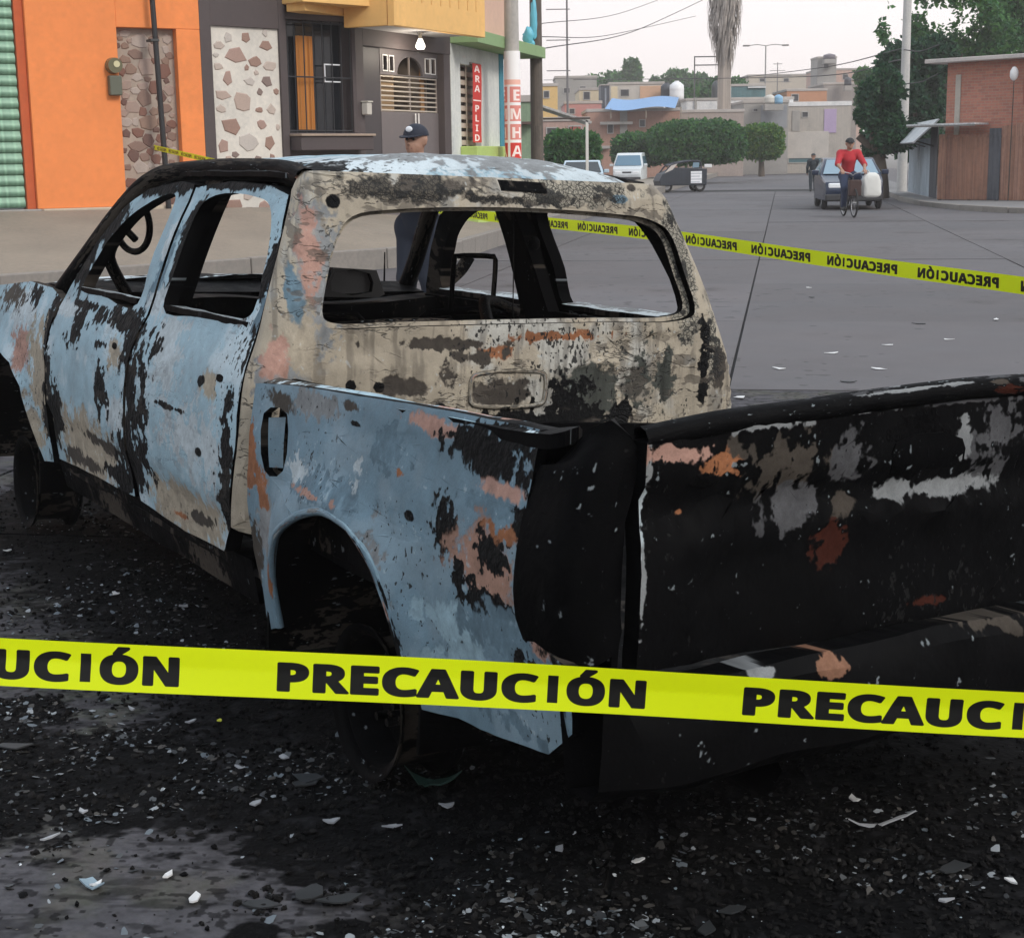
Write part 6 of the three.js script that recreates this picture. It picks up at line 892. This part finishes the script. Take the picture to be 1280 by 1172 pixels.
  mesh('mouth', box(hd[0] + 0.092, hd[0] + 0.1, hd[1] - 0.072, hd[1] - 0.066, -0.025, 0.025, 0), M(0.2, 0.07, 0.06), g);
  return g;
}
const standing = (bend = 0) => ({ pelvis: [0, 0.98, 0], chest: [0.01, 1.3, 0], neck: [0.0, 1.5, 0], head: [0.02, 1.65, 0], shoR: [0, 1.42, 0.19], shoL: [0, 1.42, -0.19], elbR: [-0.03, 1.14, 0.26], elbL: [-0.03, 1.14, -0.26], wriR: [0.06, 0.9, 0.27], wriL: [0.06, 0.9, -0.27], hipR: [0, 0.94, 0.09], hipL: [0, 0.94, -0.09], kneR: [0.03 + bend, 0.52, 0.1], kneL: [0.03 - bend, 0.52, -0.1], ankR: [0.02 + bend * 0.6, 0.1, 0.1], ankL: [-bend * 1.3, 0.1 + bend * 0.3, -0.1] });
const navyCloth = M(0.012, 0.017, 0.03, 0.9), blackCloth = M(0.012, 0.014, 0.018, 0.9), blackShoe = M(0.012, 0.012, 0.012, 0.6);
{ // officer standing behind the wreck
  const p = at(524, 300, 14.2), J = standing(0.02); J.elbR = [0.05, 1.15, 0.27]; J.wriR = [0.24, 1.22, 0.12]; J.elbL = [0.04, 1.14, -0.27]; J.wriL = [0.25, 1.16, -0.1];
  const g = person('person in navy uniform and dark cap standing behind the burnt truck', [p[0], 0, p[2]], -Math.PI / 2 - 0.5, J, { shirt: navyCloth, trousers: navyCloth, shoes: blackShoe, cap: M(0.012, 0.016, 0.03, 0.8) }, { scale: 1.065, long: true, badge: true, palm: [0, -1, 0] });
  const pk = new RoundedBoxGeometry(0.2, 0.42, 0.3, 3, 0.06); mesh('backpack', pk.translate(-0.24, 1.28, 0), M(0.012, 0.014, 0.022, 0.8), g);
}
{ const p = ground(1016, 240); person('person in dark clothes walking in the middle of the far street', [p[0], 0, p[2]], away, standing(0.1), { shirt: M(0.02, 0.028, 0.035, 0.9), trousers: M(0.025, 0.035, 0.045, 0.9), shoes: blackShoe, cap: M(0.03, 0.035, 0.04, 0.8) }, { scale: 0.9, long: true }); }
{ // cyclist on a bicycle, riding towards the wreck
  const p = ground(1061, 271), turn = Math.atan2(-1, 0.02);
  const J = { pelvis: [-0.24, 1.0, 0], chest: [-0.14, 1.34, 0], neck: [-0.1, 1.54, 0], head: [-0.05, 1.69, 0], shoR: [-0.12, 1.46, 0.2], shoL: [-0.12, 1.46, -0.2], elbR: [0.08, 1.22, 0.31], elbL: [0.06, 1.2, -0.33], wriR: [0.32, 1.09, 0.26], wriL: [0.30, 1.09, -0.27], hipR: [-0.22, 0.95, 0.09], hipL: [-0.22, 0.95, -0.09], kneR: [0.12, 0.66, 0.14], kneL: [0.17, 0.93, -0.16], ankR: [0.02, 0.25, 0.13], ankL: [0.04, 0.55, -0.13] };
  const g = person('person in red shirt and jeans riding a bicycle', [p[0], 0, p[2]], turn, J, { shirt: M(0.42, 0.02, 0.03, 0.85), trousers: M(0.022, 0.035, 0.075, 0.9), shoes: blackShoe, cap: M(0.02, 0.022, 0.025, 0.8) }, { scale: 1.08, handDir: [0.7, -0.25, 0], palm: [0, -1, 0] });
  const b = thing('bicycle', 'black bicycle carrying the rider in red', 'bicycle', [p[0], 0, p[2]], turn), k = 1.08; b.scale.setScalar(k); const fm = M(0.03, 0.025, 0.025, 0.35);
  for (const x of [0.53, -0.52]) { const w = mesh('wheel', new THREE.TorusGeometry(0.315, 0.024, 8, 32).translate(x, 0.34, 0), tyreMat, b); mesh('rim', new THREE.TorusGeometry(0.29, 0.011, 6, 32).translate(x, 0.34, 0), rimMat, w); for (let i = 0; i < 14; i++) { const a = i / 14 * 6.283; mesh('spoke', rod([x, 0.34, 0], [x + Math.cos(a) * 0.29, 0.34 + Math.sin(a) * 0.29, 0], 0.002, 0.002, 3), rimMat, w); } const h = new THREE.CylinderGeometry(0.025, 0.025, 0.09, 10); h.rotateX(Math.PI / 2); mesh('hub', h.translate(x, 0.34, 0), rimMat, w); }
  mesh('frame', merge([rod([-0.52, 0.34, 0.04], [-0.08, 0.30, 0.02], 0.011), rod([-0.52, 0.34, -0.04], [-0.08, 0.30, -0.02], 0.011), rod([-0.08, 0.30, 0], [-0.24, 0.82, 0], 0.016), rod([-0.52, 0.34, 0.04], [-0.22, 0.76, 0.01], 0.009), rod([-0.52, 0.34, -0.04], [-0.22, 0.76, -0.01], 0.009), rod([-0.08, 0.30, 0], [0.33, 0.80, 0], 0.018), rod([-0.22, 0.76, 0], [0.32, 0.84, 0], 0.016), rod([0.35, 0.74, 0], [0.31, 0.92, 0], 0.019)]), fm, b);
  mesh('fork', merge([tube([[0.35, 0.76, 0], [0.38, 0.68, 0.045], [0.45, 0.5, 0.05], [0.53, 0.34, 0.05]], 0.011, 14), tube([[0.35, 0.76, 0], [0.38, 0.68, -0.045], [0.45, 0.5, -0.05], [0.53, 0.34, -0.05]], 0.011, 14)]), fm, b);
  mesh('handlebar', tube([[0.3, 1.04, 0.31], [0.38, 1.04, 0.22], [0.34, 1.0, 0.06], [0.31, 0.96, 0], [0.34, 1.0, -0.06], [0.38, 1.04, -0.22], [0.3, 1.04, -0.31]], 0.013, 40), rimMat, b);
  mesh('saddle', extrude(rounded([[-0.38, -0.08], [-0.2, -0.05], [-0.05, -0.015], [-0.05, 0.015], [-0.2, 0.05], [-0.38, 0.08]], 4), 0.03, 0.015, [], 2).rotateX(Math.PI / 2).translate(0, 0.88, 0), M(0.015, 0.015, 0.015, 0.6), b);
  const cr_ = new THREE.CylinderGeometry(0.095, 0.095, 0.006, 24); cr_.rotateX(Math.PI / 2); const cm = mesh('crank', cr_.translate(-0.08, 0.30, 0.05), rimMat, b); mesh('crank_arm', rod([-0.08, 0.3, 0.07], [0.03, 0.18, 0.08], 0.011), rimMat, cm); mesh('crank_arm', rod([-0.08, 0.3, -0.07], [0.0, 0.44, -0.08], 0.011), rimMat, cm); mesh('pedal', box(-0.02, 0.08, 0.17, 0.19, 0.08, 0.17, 0.004), tyreMat, cm); mesh('pedal', box(-0.04, 0.06, 0.43, 0.45, -0.17, -0.08, 0.004), tyreMat, cm);
  mesh('front_basket', merge([box(0.42, 0.62, 0.5, 0.86, -0.14, 0.14, 0.02)]), M(0.05, 0.025, 0.022, 0.8), b);
  const c = V(0.36, 1.05, -0.33).multiplyScalar(k).applyAxisAngle(V(0, 1, 0), turn).add(V(p[0], 0, p[2])), bag = thing('white_sack', 'white sack hanging from the bicycle handlebar', 'sack', c.toArray(), turn);
  let sg = new THREE.SphereGeometry(1, 24, 20); const q = sg.attributes.position; for (let i = 0; i < q.count; i++) { const x = q.getX(i), y = q.getY(i), z = q.getZ(i), n = fbm(x * 2 + 4, y * 2 + z * 3, 3, 21) - 0.5, sx = v => Math.sign(v) * Math.pow(Math.abs(v), 0.55); q.setXYZ(i, sx(x) * 0.13 * (1 + 0.3 * n), sx(y) * 0.31 - 0.34, sx(z) * 0.23 * (1 + 0.35 * n) * (1 - 0.22 * y) - 0.1); } sg.computeVertexNormals(); mesh('sack_body', sg, M(0.66, 0.66, 0.63, 0.8), bag); mesh('sack_tie', tube([[0, -0.06, -0.06], [0, 0.0, -0.02], [0, 0.02, 0]], 0.02, 8), M(0.5, 0.5, 0.48), bag);
}
// ---------------------------------------------------------------- caution tape
function tapeTexture() {
  const c = document.createElement('canvas'); c.width = 2048; c.height = 208; const x = c.getContext('2d'); x.fillStyle = '#d7e800'; x.fillRect(0, 0, 2048, 208);
  x.fillStyle = '#0b0b09'; x.textBaseline = 'alphabetic'; x.font = 'bold 168px sans-serif'; x.lineJoin = 'round'; x.lineWidth = 12; x.strokeStyle = '#0b0b09';
  const put = (t, x0, x1) => { const w = x.measureText(t).width; x.save(); x.translate(x0, 172); x.scale((x1 - x0) / w, 0.98); x.fillText(t, 0, 0); x.strokeText(t, 0, 0); x.restore(); };
  put('PRECAUC', 190, 1350); x.fillRect(1392, 50, 46, 123); put('ÓN', 1470, 1838); x.save(); x.restore();
  const t = new THREE.CanvasTexture(c); t.colorSpace = THREE.SRGBColorSpace; t.wrapS = THREE.RepeatWrapping; t.wrapT = THREE.ClampToEdgeWrapping; t.anisotropy = 8; return t;
}
const tapeMap = tapeTexture();
const tapeMat = new THREE.MeshPhysicalMaterial({ map: tapeMap, roughness: 0.42, side: THREE.DoubleSide, transmission: 0.12, thickness: 0, specularIntensity: 0.6 });
function tape(name, label, pts, width, period, phase, mirror, wob) {
  const c = new THREE.CatmullRomCurve3(pts.map(p => V(...p)), false, 'centripetal'), n = 220, L = c.getLength(), pos = [], uv = [], idx = [], rows = [0, 0.18, 0.36, 0.5, 0.56, 0.62, 0.8, 1];
  for (let i = 0; i <= n; i++) {
    const p = c.getPointAt(i / n), t = c.getTangentAt(i / n), nr = V(-t.z, 0, t.x).normalize(), s = i / n * L, up = V(0, 1, 0).addScaledVector(t, -t.y).normalize();
    for (const v of rows) { const fold = wob * (0.05 * Math.max(0, 0.56 - v) * (1 + 0.5 * Math.sin(s * 2.1)) + 0.03 * Math.max(0, v - 0.56) * Math.sin(s * 3.3 + 1)) + 0.0025 * Math.sin(s * 9 + v * 4), q = p.clone().addScaledVector(up, (v - 0.5) * width).addScaledVector(nr, fold * width * 6 * 0.5); pos.push(q.x, q.y, q.z); uv.push((s + phase) * (mirror ? 1 : 1) / period, v); }
  }
  const m = rows.length; for (let i = 0; i < n; i++) for (let j = 0; j + 1 < m; j++) { const a = i * m + j; idx.push(a, a + m, a + m + 1, a, a + m + 1, a + 1); }
  const g = new THREE.BufferGeometry(); g.setAttribute('position', new THREE.Float32BufferAttribute(pos, 3)); g.setAttribute('uv', new THREE.Float32BufferAttribute(uv, 2)); g.setIndex(idx); g.computeVertexNormals();
  return tag(mesh(numbered(name), g, tapeMat), label, 'tape');
}
{
  const d = 2.39, l = at(0, 826, d), r = at(1280, 893, d * 0.995), ext = (a, b, t) => a.map((v, i) => v + (b[i] - v) * t);
  const A = ext(l, r, -0.5), B = ext(l, r, 1.5), mid = at(640, 856, d), p0 = at(342, 850, d);
  A[1] += 0.012; B[1] += 0.012;
  const s0 = Math.hypot(...p0.map((v, i) => v - A[i])), per = 0.074 / 208 * 2048 * 1.013;
  tape('caution_tape', 'yellow caution tape with black lettering stretched in front of the wreck', [A, l, mid, r, B], 0.0745, per, 190 / 2048 * per - s0 + per * 4, false, 1);
}
{
  const P = (px, py, w) => at(px, py, w);
  const E = F1.on(192, 184, 0.2), e = scene.getObjectByName('orange_house').localToWorld(V(E[0], E[1], 0.2));
  const pts = [at(1500, 388, 5.6), at(1280, 357, 6.75), at(1040, 325, 8.1), at(820, 293, 9.85), at(590, 267.5, 12.7), at(420, 236, 17.5), [e.x, e.y, e.z]];
  tape('caution_tape', 'second yellow caution tape running from behind the wreck across the street', pts, 0.075, 0.74, 0.2, true, 0.3);
}
// ---------------------------------------------------------------- what the fire dropped on the road
{
  srand(900); const lumps = [], shards = [], glints = [], tmp = new THREE.Object3D();
  const spread = () => { const w = 2.7 + 7.2 * Math.pow(R(), 1.6), x = rr(-0.36, 0.36) * (w + 0.5); return [x, -w]; };
  const place = (list, n, need, size, flat) => { let t = 0; while (list.length < n && t++ < n * 30) { const [x, z] = spread(), s = soot(x, z); if (R() > need(s, x, z)) continue; const k = size * Math.pow(R(), 2) + size * 0.18; tmp.position.set(x, k * flat * 0.3, z); tmp.rotation.set(rr(-0.5, 0.5), R() * 6.283, rr(-0.5, 0.5)); tmp.scale.set(k * rr(0.5, 1.4), k * flat * rr(0.6, 1.4), k * rr(0.4, 1)); tmp.updateMatrix(); list.push(tmp.matrix.clone()); } };
  place(lumps, 20000, (s, x, z) => cl(s * (0.35 + 1.1 * fbm(x * 3, z * 5, 3, 58)) + 0.035), 0.024, 0.55);
  place(shards, 5200, (s, x, z) => (0.5 * s + 0.1) * sstep(0.47, 0.66, fbm(x * 1.5 + 4, z * 2.0, 4, 55)), 0.026, 0.12);
  place(glints, 900, (s, x, z) => s * sstep(0.45, 0.7, fbm(x * 1.3, z * 1.3, 3, 77)), 0.011, 0.3);
  const chip = (seedN) => { srand(seedN); const g = new THREE.DodecahedronGeometry(0.5, 0), p = g.attributes.position, mm = {}; for (let i = 0; i < p.count; i++) { const k = [p.getX(i), p.getY(i), p.getZ(i)].map(v => v.toFixed(2)).join(); const f = mm[k] ?? (mm[k] = rr(0.6, 1.2)); p.setXYZ(i, p.getX(i) * f, p.getY(i) * f, p.getZ(i) * f); } g.computeVertexNormals(); return g; };
  const inst = (name, list, g, mat, tones) => { const m = new THREE.InstancedMesh(g, mat, list.length); list.forEach((q, i) => { m.setMatrixAt(i, q); const t = tones[i % tones.length]; m.setColorAt(i, col(...t)); }); m.name = name; m.castShadow = m.receiveShadow = true; m.userData = { kind: 'stuff' }; scene.add(m); return m; };
  tag(inst('charred_crumbs', lumps, chip(3), new THREE.MeshPhysicalMaterial({ color: 0xffffff, roughness: 0.9, specularIntensity: 0.25 }), [[0.004, 0.004, 0.0045], [0.007, 0.0065, 0.0065], [0.011, 0.0105, 0.0105], [0.003, 0.003, 0.0035]]), 'black charred crumbs and ash on the road round the wreck', 'ash');
  tag(inst('pale_chips', shards, chip(4), M(1, 1, 1, 0.7), [[0.05, 0.055, 0.06], [0.10, 0.12, 0.14], [0.03, 0.028, 0.026], [0.24, 0.26, 0.28], [0.05, 0.045, 0.04], [0.02, 0.022, 0.025]]), 'pale ash chips and grit scattered over the road', 'debris');
  tag(inst('glass_crumbs', glints, chip(5), M(1, 1, 1, 0.12), [[0.35, 0.42, 0.48], [0.2, 0.25, 0.28], [0.55, 0.58, 0.6]]), 'glinting crumbs of broken window glass in the ash', 'glass');
  // larger pieces that can be told apart
  const frag = (name, label, cat, px, py, len, wid, mat, sd, curl = 0.006) => {
    srand(sd); const p = ground(px, py), n = 5 + Math.floor(R() * 4), pts = []; for (let i = 0; i < n; i++) { const a = (i + rr(-0.3, 0.3)) / n * 6.283, q = rr(0.35, 1.1); pts.push([Math.cos(a) * len / 2 * q, Math.sin(a) * wid / 2 * q]); }
    let g = extrude(pts, 0.004); g.deleteAttribute('uv'); g.deleteAttribute('normal'); g = new TessellateModifier(0.03, 5).modify(g); g.rotateX(-Math.PI / 2); const q = g.attributes.position; for (let i = 0; i < q.count; i++) q.setY(i, q.getY(i) + 0.006 + curl * Math.pow(q.getX(i) / (len / 2), 2) + curl * 1.2 * (fbm(q.getX(i) * 14 + sd, q.getZ(i) * 14, 3, sd) - 0.5)); g = boxUV(g); const m = mesh(numbered(name), toCreasedNormals(g, 0.5), mat, scene); m.position.set(...p); m.rotation.y = rr(-1.4, 1.4); tag(m, label, cat, 'burnt fragments lying on the road'); return m;
  };
  const greyF = G(0.30, 0.31, 0.33, 0.7, GR.fine, { side: THREE.DoubleSide }), darkF = M(0.02, 0.022, 0.024, 0.6, { side: THREE.DoubleSide }), blueF = G(0.24, 0.32, 0.38, 0.6, GR.fine, { side: THREE.DoubleSide }), greenF = M(0.02, 0.06, 0.05, 0.5, { side: THREE.DoubleSide }), whiteF = M(0.6, 0.6, 0.6, 0.7, { side: THREE.DoubleSide });
  const lab = { g: 'grey flake of burnt paint lying in the ash', d: 'black scorched scrap lying on the road', w: 'small white scrap lying on the road' };
  [[300, 962, 'g'], [355, 950, 'g'], [240, 905, 'g'], [165, 890, 'g'], [320, 1008, 'g'], [105, 1018, 'g'], [60, 1052, 'g'], [490, 1035, 'g'], [145, 745, 'w'], [10, 690, 'w'], [270, 715, 'w'], [240, 1128, 'w'], [1068, 1003, 'w'], [380, 980, 'd'], [325, 1135, 'd'], [430, 1128, 'd'], [390, 1118, 'd'], [920, 1140, 'd'], [1190, 1090, 'd'], [15, 935, 'd'], [880, 1165, 'd'], [230, 760, 'g'], [415, 1030, 'g'], [560, 1010, 'g'], [700, 1065, 'g'], [798, 1080, 'w'], [1180, 1130, 'g'], [1265, 1105, 'w'], [120, 1110, 'w'], [210, 1098, 'w']].forEach(([x, y, k], i) => frag('burnt_fragment', lab[k], 'debris', x, y, k === 'd' ? rr(0.09, 0.15) : rr(0.03, 0.06), k === 'd' ? rr(0.05, 0.08) : rr(0.015, 0.035), k === 'd' ? darkF : k === 'w' ? whiteF : greyF, 1000 + i));
  frag('dark_plastic_piece', 'smooth dark curved piece of plastic lying in the ash', 'debris', 385, 976, 0.1, 0.07, M(0.03, 0.034, 0.038, 0.4, { side: THREE.DoubleSide }), 1101);
  frag('green_scrap', 'dark green crumpled scrap under the rear of the wreck', 'debris', 545, 982, 0.16, 0.06, greenF, 1102, 0.05);
  frag('yellow_scrap', 'tiny yellow scrap of tape lying below the near tape', 'debris', 274, 903, 0.03, 0.025, M(0.6, 0.62, 0.05, 0.6, { side: THREE.DoubleSide }), 1103);
  frag('blue_flake', 'crumpled blue grey paint flake on the bare concrete', 'debris', 120, 1110, 0.09, 0.05, blueF, 1104, 0.03);
  frag('steel_strip', 'thin bent steel strip lying in the soot', 'debris', 1095, 1035, 0.22, 0.02, greyF, 1105, 0.03);
  // leaves and litter on the clean part of the street
  [[1015, 372], [1110, 432], [1100, 462], [1150, 405], [975, 462], [1185, 425], [1060, 478], [925, 498], [1040, 442], [1230, 355], [1245, 400], [1010, 360]].forEach(([x, y], i) => frag('street_litter', 'pale flattened scrap of litter on the open street', 'litter', x, y, rr(0.1, 0.2), rr(0.06, 0.1), i % 3 ? whiteF : darkF, 1200 + i));
}
renderer.render(scene, camera);
